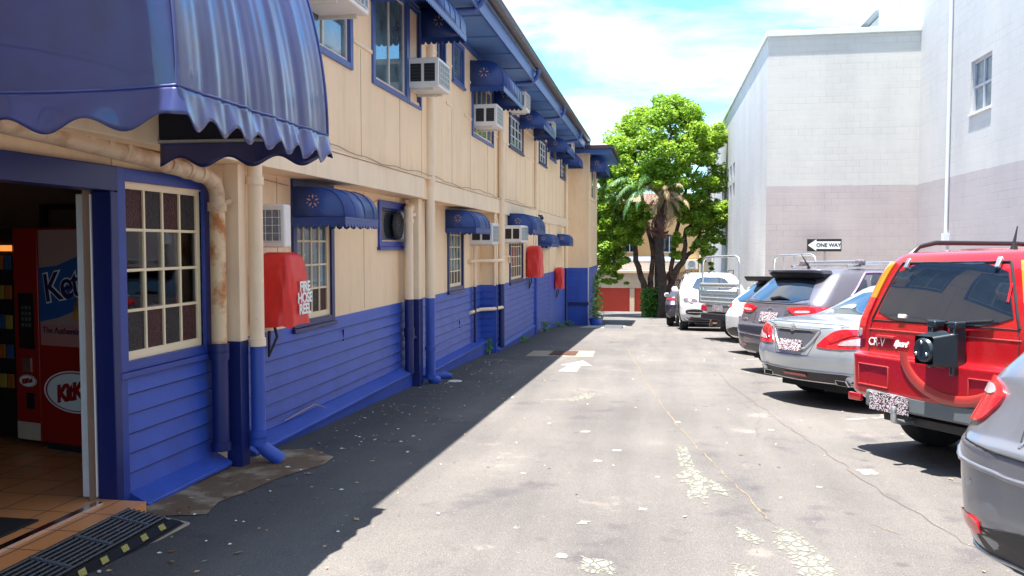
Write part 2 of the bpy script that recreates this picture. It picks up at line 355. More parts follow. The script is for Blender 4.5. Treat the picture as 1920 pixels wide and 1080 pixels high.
build_paint(g, 'road_marking', paint_mat('worn_road_paint_soft', (.205, .205, .17), .12, .9)); KEEP.append(g)
g = G()
flakes(g, [(1.66, 7.6), (1.82, 7.65), (1.84, 7.42), (1.68, 7.38)], .06, .002, 1)
for (x, y, s) in ((-.52, 7.5, .06), (-.38, 8.0, .06), (-.75, 8.9, .07), (-.1, 6.0, .04), (-.48, 5.6, .05), (.22, 9.7, .05), (1.2, 9.4, .05), (1.25, 6.9, .03), (-1.1, 6.9, .035), (-.9, 5.4, .03), (.0, 7.0, .03), (-.55, 4.9, .05)):
    s *= .8; flakes(g, [(x-s, y-s*1.2), (x+s, y-s), (x+s*1.3, y+s), (x-s*.6, y+s*1.3)], .035, .003, .8)
build_paint(g, 'paint_fleck', paint_mat('paint_fleck_soft', (.27, .26, .24), .22, .3)); KEEP.append(g)
g = G()
def seg(g, a, b, wd, h=.004, n=1):
    dx, dy = b[0]-a[0], b[1]-a[1]; l = math.hypot(dx, dy); px, py = -dy/l*wd/2, dx/l*wd/2
    g.add([P2(a[0]+px, a[1]+py, h), P2(a[0]-px, a[1]-py, h), P2(b[0]-px, b[1]-py, h), P2(b[0]+px, b[1]+py, h)], [(0, 1, 2, 3)])
ngon(g, [(-1.68, 14.45), (-1.36, 14.45), (-1.38, 15.45), (-1.18, 15.45), (-1.42, 16.35), (-1.76, 15.45), (-1.6, 15.45)])
tag(g.build('arrow_marking', arrow_m), kind='structure')
g = G()
TH = R(60); hd = (math.sin(TH), math.cos(TH))
for (x, y, l0, l1) in ((1.98, 10.15, .2, 2.4), (1.55, 13.9, .4, 2.4), (1.55, 17.2, .2, 2.4), (1.5, 21.0, .1, 2.4), (2.0, 7.0, .8, 3.)):
    for k in range(6):
        a = l0+(l1-l0)*k/6; b_ = a+(l1-l0)/6*random.uniform(.7, 1.)
        seg(g, (x+hd[0]*a, y+hd[1]*a), (x+hd[0]*b_, y+hd[1]*b_), .07)
tag(g.build('bay_line', mat('bay_line_paint', (.25, .245, .235), .8, var=.3, vs=14)), kind='structure')
def crack(g, pts, wd, jit=.03, step=.12):
    P = []
    for a, b in zip(pts, pts[1:]):
        l = math.hypot(b[0]-a[0], b[1]-a[1]); k = max(2, int(l/step))
        P += [(a[0]+(b[0]-a[0])*i/k+random.uniform(-jit, jit), a[1]+(b[1]-a[1])*i/k) for i in range(k)]
    P.append(pts[-1]); W = [wd*random.uniform(.25, 1.2) for _ in P]
    vs = []
    for (x, y), q in zip(P, W): vs += [P2(x-q/2, y, .003), P2(x+q/2, y, .003)]
    g.add(vs, [(2*i, 2*i+1, 2*i+3, 2*i+2) for i in range(len(P)-1)])
g = G()
crack(g, [(1.0, 16), (1.08, 13), (1.47, 9.2), (1.66, 7.2), (1.82, 6), (2.0, 5.1), (2.2, 3.5)], .010)
crack(g, [(.98, 8.6), (1.2, 10.5), (1.0, 12.5)], .005, .05)
crack(g, [(-.1, 20), (.3, 17), (.8, 15.2)], .009, .05)
tag(g.build('road_crack', mat('crack_dark', (.09, .072, .06), .9)), kind='structure')
g = G()
crack(g, [(-.75, 20), (-.5, 17.2), (-.3, 15), (-.19, 13.4), (.1, 10.5), (.35, 8.5), (.67, 6.5), (.74, 5.9)], .014, .014)
crack(g, [(.72, 6.1), (.78, 5.8)], .02, .01)
crack(g, [(1.38, 5.95), (1.5, 5.8), (1.55, 5.72)], .012, .03, .03)
tag(g.build('joint_line', mat('sandy_joint', (.17, .135, .085), .9, var=.4, vs=15)), kind='structure')
# damp dirt apron, grate, cover plate
g = G()
ap = [(-3.62, 7.3), (-3.2, 7.5), (-2.86, 7.2), (-2.83, 6.9), (-2.93, 6.6), (-3.0, 6.3), (-3.04, 5.9), (-3.1, 5.6), (-3.02, 5.3), (-3.3, 5.2), (-3.62, 5.35)]
ngon(g, ap, .006); tag(g.build('dirt_apron', mat('damp_dirt', (.15, .09, .045), .75, col2=(.36, .28, .19), vs=2.2, bump=.4, bs=60)), kind='structure')
g = G(); g.add([P2(-2.64, 17.0), P2(-1.3, 17.2), P2(-1.34, 18.5), P2(-2.66, 18.3)], [(0, 1, 2, 3)])
tag(g.build('concrete_collar', mat('collar_concrete', (.30, .24, .17), .8, var=.3, vs=8)), kind='structure')
g = G()
g.add([P2(-2.2, 17.25, .012), P2(-1.65, 17.33, .012), P2(-1.68, 18.3, .012), P2(-2.23, 18.2, .012)], [(0, 1, 2, 3)])
for i in range(11):
    y = 17.3+i*.088; g.box(-2.2, -1.67, y, y+.03, zg(y)+.012, zg(y)+.02)
tag(g.build('drain_grate', mat('rusty_iron', (.12, .06, .045), .7, var=.3, vs=20)), 'rusty rectangular drain grate set in the lane ahead of the white arrow', 'drain grate')
g = G(); g.box(-1.75, -1.15, 27.2, 28.8, zg(28)-.03, zg(28)+.035); g.box(-1.70, -1.20, 27.3, 28.7, zg(28)+.036, zg(28)+.045)
o_ = g.build('cover_plate', mat('steel_cover', (.06, .065, .075), .6, var=.2), bevel=.01); tag(o_, 'dark flat steel cover plate on the lane before the garages', 'cover plate')
g = G()
ngon(g, [(-2.55, 27.6), (-1.9, 27.9), (-1.3, 29.2), (-1.1, 31.5), (-1.5, 33), (-2.5, 33)], .01); tag(g.build('concrete_path', mat('path_concrete', (.34, .33, .31), .85, var=.15)), kind='structure')
# leaf litter
g = G()
for k in range(640):
    if k < 480: x = -3.4+abs(random.gauss(0, .75)); y = random.uniform(4, 16)
    else: x = random.uniform(-3, 3); y = random.uniform(4.2, 20)
    if x > 3: continue
    s = random.uniform(.007, .024)*(1.5 if random.random() < .1 else 1); a = random.uniform(0, 6.3); h = .008
    c_, s_ = math.cos(a), math.sin(a)
    g.add([(x+c_*s, y+s_*s, zg(y)+h), (x-s_*s*.5, y+c_*s*.5, zg(y)+h+.006), (x-c_*s, y-s_*s, zg(y)+h+.002), (x+s_*s*.5, y-c_*s*.5, zg(y)+h)], [(0, 1, 2, 3)], random.choice((0, 0, 1, 2)))
tag(g.build('leaf_litter', [mat('dry_leaf', (.42, .28, .15), .8), mat('pale_scrap', (.7, .68, .62), .7), mat('dark_leaf', (.16, .07, .03), .8)]), 'dry leaf scraps scattered over the asphalt', 'leaf litter', kind='stuff')

# ---------------------------------------------------------------- left building (guesthouse)
XL, XU = -3.7, -3.4
B = empty('guesthouse', (-3.7, 18, -.2), 'long two storey cream guesthouse with blue weatherboards, blue eaves and shaded wall along the lane', 'building')
def bp(o): adopt(B, o); return o
def wall_holes(g, X, y0, y1, z0, z1, holes, mi=0, depth=.10):
    ys = sorted({y0, y1}|{h[0] for h in holes}|{h[1] for h in holes}); zs = sorted({z0, z1}|{h[2] for h in holes}|{h[3] for h in holes})
    for a, b in zip(ys, ys[1:]):
        for c, d in zip(zs, zs[1:]):
            m = ((a+b)/2, (c+d)/2)
            if any(h[0] < m[0] < h[1] and h[2] < m[1] < h[3] for h in holes): continue
            g.quad((X, a, c), (X, b, c), (X, b, d), (X, a, d), mi)
    for (a, b, c, d) in holes:
        Q = X-depth
        g.quad((X, a, c), (Q, a, c), (Q, b, c), (X, b, c), mi); g.quad((X, a, d), (Q, a, d), (Q, b, d), (X, b, d), mi)
        g.quad((X, a, c), (Q, a, c), (Q, a, d), (X, a, d), mi); g.quad((X, b, c), (Q, b, c), (Q, b, d), (X, b, d), mi)
def boards(g, X, y0, y1, z0, z1, pitch=.14, lap=.026, dx=(0, 0)):
    # weatherboards: each leans out at its foot
    z = z1
    while z > z0+.02:
        zb = max(z0, z-pitch); k = (z-zb)/pitch
        g.quad((X+.002, y0, z), (X+.002, y1, z), (X+lap*k+.002, y1, zb), (X+lap*k+.002, y0, zb))
        g.quad((X+lap*k+.002, y0, zb), (X+lap*k+.002, y1, zb), (X, y1, zb-.001), (X, y0, zb-.001)); z = zb
def boards_x(g, Y, x0, x1, z0, z1, pitch=.14, lap=.026):
    z = z1
    while z > z0+.02:
        zb = max(z0, z-pitch); k = (z-zb)/pitch
        g.quad((x0, Y-.002, z), (x1, Y-.002, z), (x1, Y-lap*k-.002, zb), (x0, Y-lap*k-.002, zb))
        g.quad((x0, Y-lap*k-.002, zb), (x1, Y-lap*k-.002, zb), (x1, Y, zb-.001), (x0, Y, zb-.001)); z = zb
# cream walls
g = G()
wall_holes(g, XL, 2.6, 5.3, 2.02, 2.33, [])
wall_holes(g, XL, 5.3, 17.6, .82, 2.33, [(5.42, 6.48, .82, 2.09), (8.3, 9.24, .84, 2.3), (11.05, 12.7, 1.72, 2.17), (14.84, 15.9, .86, 2.15)])
wall_holes(g, XL, 5.3, 17.6, -.2, .82, [])
wall_holes(g, XL, 1.0, 2.6, -.2, 2.33, [])
g.quad((XL, 17.6, .82), (XU, 17.6, .82), (XU, 17.6, 2.33), (XL, 17.6, 2.33))
wall_holes(g, XU, 17.6, 32.3, .78, 2.33, [(19.5, 21.3, .82, 1.95)])
# upper storey
UH = [(7.72, 9.14, 3.68, 4.95), (9.98, 11.32, 3.68, 4.95), (11.38, 11.95, 3.68, 4.95), (13.0, 13.4, 4.35, 5.05), (13.98, 14.7, 4.43, 5.05), (15.5, 17.4, 3.74, 4.8), (19.45, 21.3, 3.98, 4.7), (24.35, 25.9, 4.08, 4.72), (26.9, 28.3, 4.45, 4.95), (29.7, 31.3, 4.08, 4.72)]
wall_holes(g, XU, 1.0, 32.3, 2.33, 5.26, UH)
g.quad((XL, 1, 2.33), (XU, 1, 2.33), (XU, 17.6, 2.33), (XL, 17.6, 2.33))
g.quad((XL-4, 1, -.3), (XU, 1, -.3), (XU, 1, 5.3), (XL-4, 1, 5.3))
g.quad((XL-5, 36.9, -1.6), (XU, 36.9, -1.6), (XU, 36.9, 5.3), (XL-5, 36.9, 5.3)); g.quad((XL-5, 1, -1.6), (XL-5, 36.9, -1.6), (XL-5, 36.9, 5.3), (XL-5, 1, 5.3))
bp(g.build('wall', cream, fix=False))
# joints and cover strips of the sheeting
g = G()
for y in (9.5, 11.0, 12.05, 13.9, 15.3, 16.9, 17.6, 19.0, 20.4, 21.8, 23.1, 24.5, 25.6, 26.6, 27.6, 28.6, 29.6, 30.7, 31.6):
    g.box(XU-.004, XU+.003, y-.006, y+.006, 2.66, 3.62 if y > 9.8 and y < 12 else 3.9)
for y in (5.33, 7.9, 10.4):
    g.box(XL-.004, XL+.003, y-.005, y+.005, 2.19 if y < 6 else .85, 2.32)
bp(g.build('wall_joint', mat('wall_joint_tan', (.50, .36, .23), .8)))
g = G()
hs = sorted(UH); edge = [3.0]+sum([[h[0]-.1, h[1]+.1] for h in hs], [])+[32.2]
for z in (3.95, 4.6):
    for a, b in zip(edge[::2], edge[1::2]):
        if b-a > .12: g.box(XU, XU+.018, a, b, z-.022, z+.022)
g.box(XU, XU+.05, 1.0, 12.02, 2.33, 2.62); g.box(XU, XU+.05, 12.55, 32.3, 2.33, 2.62)
g.box(XU, XU+.065, 1.0, 32.3, 2.625, 2.65)
g.box(XU, XU+.025, 17.55, 17.68, .8, 2.32); g.box(XU, XU+.03, 23.2, 23.75, .8, 2.32); g.box(XU, XU+.03, 26.6, 26.85, .8, 2.32)
bp(g.build('cover_strip', cream_t, bevel=.004))
# blue weatherboards with sloping ledges at their foot
g = G()
boards(g, XL, 5.42, 6.62, -.10, .74); boards(g, XL, 7.0, 12.15, -.12, .82); boards(g, XL, 12.5, 17.6, -.3, .82)
boards_x(g, 17.6, XL, XU, -.6, .82); boards(g, XU, 17.62, 23.2, -.5, .80); boards(g, XU, 23.7, 26.6, -.8, .80)
bp(g.build('weatherboards', blue, fix=False))
g = G()
def lap_shade_lines(X, y0, y1, z0, z1, pitch=.14, lap=.026):  # dark strips drawn under each lap stand in for its shade
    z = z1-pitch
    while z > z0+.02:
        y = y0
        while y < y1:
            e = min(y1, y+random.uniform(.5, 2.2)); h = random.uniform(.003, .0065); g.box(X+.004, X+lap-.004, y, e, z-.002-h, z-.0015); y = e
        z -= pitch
lap_shade_lines(XL, 5.42, 6.62, -.10, .74); lap_shade_lines(XL, 7.0, 12.15, -.12, .82); lap_shade_lines(XL, 12.5, 17.6, -.3, .82); lap_shade_lines(XU, 17.62, 23.2, -.5, .80); lap_shade_lines(XU, 23.7, 26.6, -.8, .80)
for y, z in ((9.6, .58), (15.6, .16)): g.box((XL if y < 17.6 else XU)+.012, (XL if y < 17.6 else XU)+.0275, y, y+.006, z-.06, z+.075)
bp(g.build('board_shade_and_joint', mat('board_shade_and_gap', (.008, .010, .05), .8)))
g = G()
def skirt(y0, y1, X, zt, zb, out_=.16, lip=.03, zg0=None):
    zg0 = zg0 if zg0 is not None else min(zg(y0), zg(y1))-.1
    g.add([(X, y0, zt), (X, y1, zt), (X+out_, y1, zb), (X+out_, y0, zb), (X+out_, y1, zb-lip), (X+out_, y0, zb-lip), (X+out_-.03, y1, zb-lip), (X+out_-.03, y0, zb-lip), (X+out_-.03, y1, zg0), (X+out_-.03, y0, zg0), (X, y0, zg0), (X, y1, zg0)],
          [(0, 1, 2, 3), (3, 2, 4, 5), (5, 4, 6, 7), (7, 6, 8, 9), (0, 3, 5, 7, 9, 10), (1, 11, 8, 6, 4, 2)])
skirt(5.42, 6.62, XL, -.08, -.17, .17); skirt(7.05, 12.1, XL, -.12, -.2, .17); skirt(12.55, 17.55, XL, -.28, -.34, .2); skirt(17.7, 23.2, XU, -.5, -.56, .08, zg0=-1.0); skirt(23.7, 26.6, XU, -.85, -.9, .06, zg0=-1.2)
g.box(XU-.02, XU+.02, 23.2, 23.72, -1.1, .80); g.box(XU-.02, XU+.02, 26.6, 32.3, -1.6, .80)
g.box(XU-.05, XU+.045, 17.60, 17.70, -.8, .81)
bp(g.build('skirting', blue, bevel=.006))
g = G()   # dark lintel, door surround, top rail
g.box(XL-.12, XL+.05, 2.6, 5.33, 2.02, 2.19); bp(g.build('lintel', blued, bevel=.006))
g = G(); g.box(XL-.10, XL+.045, 5.25, 5.33, -.2, 2.015); bp(g.build('door_jamb', blued, bevel=.006))
g = G(); g.box(XL, XL+.03, 5.335, 5.42, -.15, .76); bp(g.build('corner_board', bluem, bevel=.004))
g = G(); g.box(XL-.215, XL-.105, 5.24, 5.29, -.09, 2.0)
bp(g.build('door_edge', white, bevel=.008))

# eaves, gutter, roof
g = G(); g.box(XU-.1, -2.72, 1, 32.9, 5.26, 5.29)
g.quad((XU, 1, 5.255), (XU, 32.9, 5.255), (-2.72, 32.9, 5.255), (-2.72, 1, 5.255))
for y in np.arange(2.5, 32, 1.35): g.box(XU, -2.72, y-.02, y+.02, 5.235, 5.254)
bp(g.build('soffit', soffit_m))
g = G(); g.box(-2.74, -2.70, 1, 32.9, 5.20, 5.46); g.box(XU, XU+.03, 1, 32.3, 5.14, 5.234)
bp(g.build('fascia', fascia_m, bevel=.004))
g = G()
pr = [(-2.70, 5.62), (-2.70, 5.50), (-2.66, 5.47), (-2.60, 5.48), (-2.56, 5.54), (-2.56, 5.60), (-2.545, 5.63), (-2.575, 5.63), (-2.58, 5.60), (-2.685, 5.60)]
g.prism([(p[0], p[1]) for p in pr], 1, 1, 32.9)
bp(g.build('gutter', gutter_m, smooth=50))
g = G(); g.add([(-2.66, 1, 5.60), (-2.66, 33, 5.60), (-8.0, 33, 7.6), (-8.0, 1, 7.6), (-2.66, 1, 5.56), (-2.66, 33, 5.56), (-8, 33, 7.56), (-8, 1, 7.56)], [(0, 1, 2, 3), (7, 6, 5, 4), (0, 4, 5, 1), (1, 5, 6, 2), (3, 7, 4, 0)])
for y in np.arange(1.2, 33, .38): g.add([(-2.64, y, 5.61), (-2.64, y+.03, 5.63), (-2.64, y+.06, 5.61), (-8, y, 7.61), (-8, y+.03, 7.63), (-8, y+.06, 7.61)], [(0, 1, 4, 3), (1, 2, 5, 4)])
bp(g.build('roof', mat('roof_metal', (.42, .46, .5), .4, .3)))
for y in (12.75, 18.6, 23.8, 29.0):   # short blue outlets under the gutter
    g = G(); g.tube([(-2.62, y, 5.5), (-2.62, y, 5.36), (-2.66, y, 5.28), (-2.78, y, 5.18), (-3.2, y-.25, 5.12), (-3.3, y-.35, 5.05)], .045, 12); g.tube([(-2.62, y, 5.47), (-2.62, y, 5.40)], .056, 12)
    bp(g.build('gutter_outlet', fascia_m, smooth=50))

# posts and downpipes
def post(x0, x1, y0, y1, zt, zs, zb):
    g = G(); g.box(x0, x1, y0, y1, zb, zs, 0); g.box(x0, x1, y0, y1, zs, zt, 1); g.box(x0-.03, x1+.03, y0-.03, y1+.03, zb-.01, zb+.02, 0)
    bp(g.build('post', [blued, cream_t], bevel=.006))
post(-3.6, -3.46, 6.66, 6.80, 2.33, .84, -.27); post(-3.6, -3.45, 12.06, 12.26, 2.33, .86, -.46)
def pipe(pts, r, zs, colA, colB, joints=(), name='downpipe', toe=None):
    # vertical pipe painted in two colours, split at zs
    x, y = pts[0][0], pts[0][1]
    g = G(); zt = max(p[2] for p in pts)
    top = [p for p in pts if p[2] > zs]; low = [p for p in pts if p[2] <= zs]
    if top: g.tube(top+[(top[-1][0], top[-1][1], zs)], r, 14, 1)
    if low: g.tube([(low[0][0], low[0][1], zs)]+low, r, 14, 0)
    for z in joints: g.tube([(x, y, z-.035), (x, y, z+.035)], r+.012, 14, 0 if z < zs else 1)
    bp(g.build(name, [colB, colA], smooth=50))
pipe([(-3.40, 6.84, 5.2), (-3.40, 6.84, .85), (-3.40, 6.84, .3), (-3.40, 6.84, -.05), (-3.33, 6.86, -.13), (-3.22, 6.9, -.22)], .062, .82, cream_t, blue, (2.2, .82, .02, -.04))
pipe([(-3.58, 6.53, .8), (-3.58, 6.53, -.04)], .068, .84, rust, blued, (.80, .74, -.02))
g = G(); g.tube([(-3.58, 6.53, .84), (-3.58, 6.53, 1.95)], .062, 14); bp(g.build('downpipe', rust, smooth=50))
g = G(); g.tube([(-3.58, 6.53, 1.93), (-3.58, 6.53, 2.08), (-3.58, 6.48, 2.16), (-3.58, 6.35, 2.205), (-3.58, 5.5, 2.27), (-3.56, 4.6, 2.31), (-3.56, 3.2, 2.36)], .062, 14)
for y in (6.28, 6.1, 5.85, 5.3, 5.1, 4.9): g.tube([(-3.58, y, 2.213+.0003*0+(6.35-y)*.0765-.002), (-3.58, y-.05, 2.217+(6.35-y)*.0765)], .075, 14)
g.tube([(-3.58, 6.53, 1.93), (-3.58, 6.53, 2.0)], .078, 14); g.tube([(-3.58, 6.53, 1.97), (-3.5, 6.62, 2.02)], .028, 10)
bp(g.build('overflow_pipe', mat('old_cream_pipe', (.66, .5, .34), .5, col2=(.5, .33, .2), vs=7), smooth=50))
pipe([(-3.38, 12.42, 5.2), (-3.38, 12.42, .9), (-3.38, 12.42, -.3), (-3.35, 12.45, -.38), (-3.28, 12.5, -.41)], .075, .86, cream_t, blue, (2.6, .1, -.33))
pipe([(-3.56, 11.92, 2.2), (-3.56, 11.92, .86), (-3.56, 11.92, -.2)], .065, .87, cream_t, blued, (.42, .36, 2.0))
g = G(); g.tube([(-3.56, 11.92, 2.12), (-3.56, 11.97, 2.2), (-3.62, 12.2, 2.22)], .062, 12); g.tube([(-3.56, 11.92, 2.06), (-3.5, 12.02, 2.1)], .03, 10); bp(g.build('pipe_elbow', cream_t, smooth=50))
g = G(); g.tube([(-3.56, 11.95, .30), (-3.5, 12.08, .30)], .03, 8); bp(g.build('pipe_bracket', blued))
pipe([(-3.33, 18.05, 5.2), (-3.33, 18.05, .9), (-3.33, 18.05, -.55)], .07, .82, cream_t, blued, (2.55,))
pipe([(-3.36, 23.45, 5.2), (-3.36, 23.45, .9), (-3.36, 23.45, -.8)], .06, .82, cream_t, blue, ())
pipe([(-3.34, 31.2, 5.2), (-3.34, 31.2, .9), (-3.34, 31.2, -1.2), (-3.2, 31.2, -1.3)], .06, .82, cream_t, blued, (2.5,))
pipe([(-3.63, 16.75, 1.7), (-3.63, 16.75, .9), (-3.63, 16.75, -.3)], .03, .82, cream_t, blued)
pipe([(-3.36, 17.66, 2.2), (-3.36, 17.66, .9), (-3.36, 17.66, -.4)], .03, .82, cream_t, blued)
g = G()
for z in (1.33, .32): g.tube([(-3.66, 16.4, z), (-3.64, 17.3, z), (-3.40, 17.54, z), (-3.3, 18.0, z)], .035, 8)
g.tube([(XU+.04, 18.3, 1.4), (XU+.04, 19.2, 1.4), (XU+.04, 19.2, 1.25)], .03, 8)
bp(g.build('waste_pipe', cream_t, smooth=40))
# thin cable looping along the band, conduit
g = G()
pts = []
for i in range(60):
    y = 7.2+i*.28; pts.append((XU+.075, y, 2.665+.012*math.sin(i*1.7)+.02*math.sin(i*.45)))
g.tube(pts, .006, 5); g.tube([(XL+.03, 7.1, 2.24), (XL+.03, 7.6, 2.27), (XL+.03, 8.1, 2.25)], .006, 5); g.tube([(XL+.03, 9.3, 2.24), (XL+.05, 10.2, 2.12), (XL+.03, 10.9, 2.25)], .006, 5)
g.tube([(XL+.03, 7.95, -.1), (XL+.08, 8.6, -.05), (XL+.12, 8.8, -.13)], .006, 5)
bp(g.build('cable', mat('cable_grey', (.42, .31, .22), .7)))

# windows: frame (surround) > sash, panes, sill
def window(X, y0, y1, z0, z1, fm, sm, nx, nz, fw=.085, sw=.055, gm=None, mw=.018, sill=True, cut=None, mull=(), name='window', vs=None, sillout=.05):
    g = G(); g.box(X-.1, X+.028, y0, y0+fw, z0, z1); g.box(X-.1, X+.028, y1-fw, y1, z0, z1); g.box(X-.1, X+.026, y0+fw, y1-fw, z1-fw, z1); g.box(X-.1, X+.026, y0+fw, y1-fw, z0, z0+fw*.75)
    f = g.build(name, fm, bevel=.004); bp(f)
    a, b, c, d = y0+fw, y1-fw, z0+fw*.75, z1-fw; X2 = X-.012
    g = G(); t = .032
    for (p, q) in (((a, a+sw), (c, d)), ((b-sw, b), (c, d)), ((a+sw, b-sw), (d-sw, d)), ((a+sw, b-sw), (c, c+sw*1.3))): g.box(X2-t, X2, p[0], p[1], q[0], q[1])
    a2, b2, c2, d2 = a+sw, b-sw, c+sw*1.3, d-sw
    for i in range(1, nx):
        y = a2+(b2-a2)*i/nx; wd = mw if i not in mull else mw*2.2; g.box(X2-t+.004, X2-.003, y-wd/2, y+wd/2, c2, d2)
    zz = [c2+(d2-c2)*j/nz for j in range(1, nz)] if vs is None else vs
    for z in zz: g.box(X2-t+.006, X2-.005, a2, b2, z-mw/2, z+mw/2)
    s = g.build('sash', sm, f, bevel=.003)
    if gm is not None:
        g = G(); g.box(X2-.024, X2-.018, a2-.005, b2+.005, c2-.005, d2+.005); p = g.build('pane', gm, f)
    if sill:
        g = G(); g.box(X-.02, X+sillout, y0-.03, y1+.03, z0-.045, z0-.002); g.build('sill', fm, f, bevel=.004)
    return f, (a2, b2, c2, d2, X2)
# textured dark glass
def tex_glass(name, c1, c2, sc_):
    m = bpy.data.materials.new(name); m.use_nodes = True; t = m.node_tree; b = t.nodes['Principled BSDF']
    co = N(t, 'ShaderNodeTexCoord'); n = N(t, 'ShaderNodeTexVoronoi', i_Scale=sc_); t.links.new(co.outputs['Object'], n.inputs[0])
    b.inputs['Base Color'].default_value = c1+(1,); b.inputs['Roughness'].default_value = .14; b.inputs['Specular IOR Level'].default_value = .35
    bu = N(t, 'ShaderNodeBump', i_Strength=.8, i_Distance=.01); t.links.new(n.outputs[0], bu.inputs['Height']); t.links.new(bu.outputs[0], b.inputs['Normal'])
    return m
maroon = tex_glass('hammered_glass_maroon', (.05, .006, .012), None, 62)
hammer = tex_glass('hammered_glass_dark', (.02, .015, .02), None, 70)
clear = bpy.data.materials.new('clear_glass'); clear.use_nodes = True
t = clear.node_tree; t.nodes.clear(); o_ = N(t, 'ShaderNodeOutputMaterial'); tr = N(t, 'ShaderNodeBsdfTransparent'); gl = N(t, 'ShaderNodeBsdfGlossy'); gl.inputs['Roughness'].default_value = .02
fr = N(t, 'ShaderNodeFresnel', i_IOR=1.55); ms = N(t, 'ShaderNodeMixShader'); t.links.new(fr.outputs[0], ms.inputs[0]); t.links.new(tr.outputs[0], ms.inputs[1]); t.links.new(gl.outputs[0], ms.inputs[2]); t.links.new(ms.outputs[0], o_.inputs[0])
tr.inputs[0].default_value = (.85, .88, .9, 1)

# window 1: four by four panes, coloured top and bottom rows, clear middle
def lower_window(y0, y1, z0, z1, X, nx, nz, fm=bluem, clear_mid=False, gtop=maroon, gmid=None):
    f, (a, b, c, d, X2) = window(X, y0, y1, z0, z1, fm, sashc, nx, nz, fw=.09, sw=.05, gm=None, mw=.022)
    for i in range(nx):
        for j in range(nz):
            g = G(); q = (b-a)/nx; r = (d-c)/nz; g.box(X2-.024, X2-.018, a+q*i, a+q*(i+1), c+r*j, c+r*(j+1))
            mid = 0 < j < nz-1
            g.build('pane', (clear if clear_mid else (gmid or glassb)) if mid else (maroon if (i+j) % 2 else gtop), f)
    return f
lower_window(5.35, 6.57, .76, 2.19, XL, 4, 4, clear_mid=True, gtop=hammer)
lower_window(8.22, 9.34, .79, 2.35, XL, 4, 5, fm=blued, gtop=hammer)
lower_window(14.75, 15.98, .82, 2.2, XL, 4, 5, fm=blued, gtop=hammer)
lower_window(19.42, 21.38, .77, 2.0, XU, 5, 4, fm=blued, gtop=hammer)
window(XL, 10.95, 12.8, 1.63, 2.26, bluem, blued, 2, 1, gm=glass, fw=.1, sw=.03)
# upstairs windows
upg = glassb
window(XU, 7.66, 9.2, 3.6, 5.0, bluef, offw, 2, 1, gm=upg, fw=.09, sw=.03, mull=(1,), sill=False)
window(XU, 9.88, 11.36, 3.59, 5.0, bluef, offw, 2, 1, gm=upg, fw=.09, sw=.035, mull=(1,), sill=False)
window(XU, 11.365, 12.0, 3.59, 5.0, bluef, bluef, 1, 1, gm=cream, fw=.05, sw=.02, sill=False)
window(XU, 12.95, 13.45, 4.3, 5.1, bluef, bluef, 1, 1, gm=glass, fw=.05, sw=.03)
window(XU, 13.92, 14.76, 4.4, 5.1, bluef, bluef, 1, 1, gm=glassb, fw=.07, sw=.03)
window(XU, 15.42, 17.48, 3.66, 4.85, bluef, cream_t, 4, 1, gm=upg, fw=.08, sw=.04, mull=(1, 3), sill=False)
window(XU, 19.37, 21.4, 3.93, 4.75, blued, white, 4, 3, gm=upg, fw=.08, sw=.03)
window(XU, 24.3, 25.95, 4.03, 4.76, blued, white, 3, 3, gm=upg, fw=.07, sw=.03)
window(XU, 26.85, 28.4, 4.4, 5.0, bluef, bluef, 2, 1, gm=glass, fw=.07, sw=.03)
window(XU, 29.65, 31.35, 4.03, 4.76, blued, white, 3, 3, gm=upg, fw=.07, sw=.03)
# a round exhaust fan in the small lower window
g = G(); g.lathe([(.02, .0), (.17, .0), (.19, .02), (.19, .06)], (XL-.0, 11.75, 1.93), 'x', 28); g.lathe([(.03, .05), (.0, .06)], (XL, 11.75, 1.93), 'x', 16)
for r_ in (.06, .10, .14): g.lathe([(r_, .062), (r_+.008, .066), (r_+.012, .062)], (XL, 11.75, 1.93), 'x', 28)
bp(g.build('exhaust_fan', mat('fan_grey', (.09, .09, .10), .5), smooth=40))

# wing that steps out at the far end
WX, WY0, WY1 = -2.62, 32.3, 36.9
g = G()
g.quad((XU-.6, WY0, .8), (WX, WY0, .8), (WX, WY0, 5.15), (XU-.6, WY0, 5.15)); wall_holes(g, WX, WY0, WY1, .8, 5.15, [(33.2, 35.8, 3.55, 4.65)])
g.quad((XU-.6, WY1, -2), (WX, WY1, -2), (WX, WY1, 5.15), (XU-.6, WY1, 5.15))
g.box(WX-.0, WX+.02, WY0+.02, WY1, 2.35, 2.41); g.box(XU-.5, WX+.01, WY0-.02, WY0, 2.35, 2.41)
for z in (1.35, 3.3, 3.9, 4.5): g.box(XU-.5, WX, WY0-.012, WY0, z-.02, z+.02)
g.box(WX-.04, WX+.025, WY0-.025, WY0+.07, .8, 5.12)
bp(g.build('wing_wall', cream, fix=False))
g = G(); boards_x(g, WY0, XU-.6, WX, -.55, .8, .15); boards(g, WX, WY0, WY1, -1.8, .8, .15); g.quad((XU-.6, WY0-.003, -1.8), (WX, WY0-.003, -1.8), (WX, WY0-.003, -.55), (XU-.6, WY0-.003, -.55))
bp(g.build('wing_weatherboards', blue, fix=False))
g = G(); g.box(XU-.6, WX+.02, WY0-.06, WY0, -.62, -.5); g.box(WX-.01, WX+.022, WY0-.03, WY0+.05, -1.8, .8, 1)
bp(g.build('wing_trim', [blued, white]))
window(WX, 33.1, 35.9, 3.45, 4.75, cream_t, cream_t, 3, 1, gm=glassb, fw=.08, sw=.03)
g = G(); g.box(XU-.6, WX+.82, WY0-.55, WY1+.5, 5.12, 5.16); bp(g.build('wing_soffit', soffit_m))
g = G(); x1 = WX+.86; y0 = WY0-.6
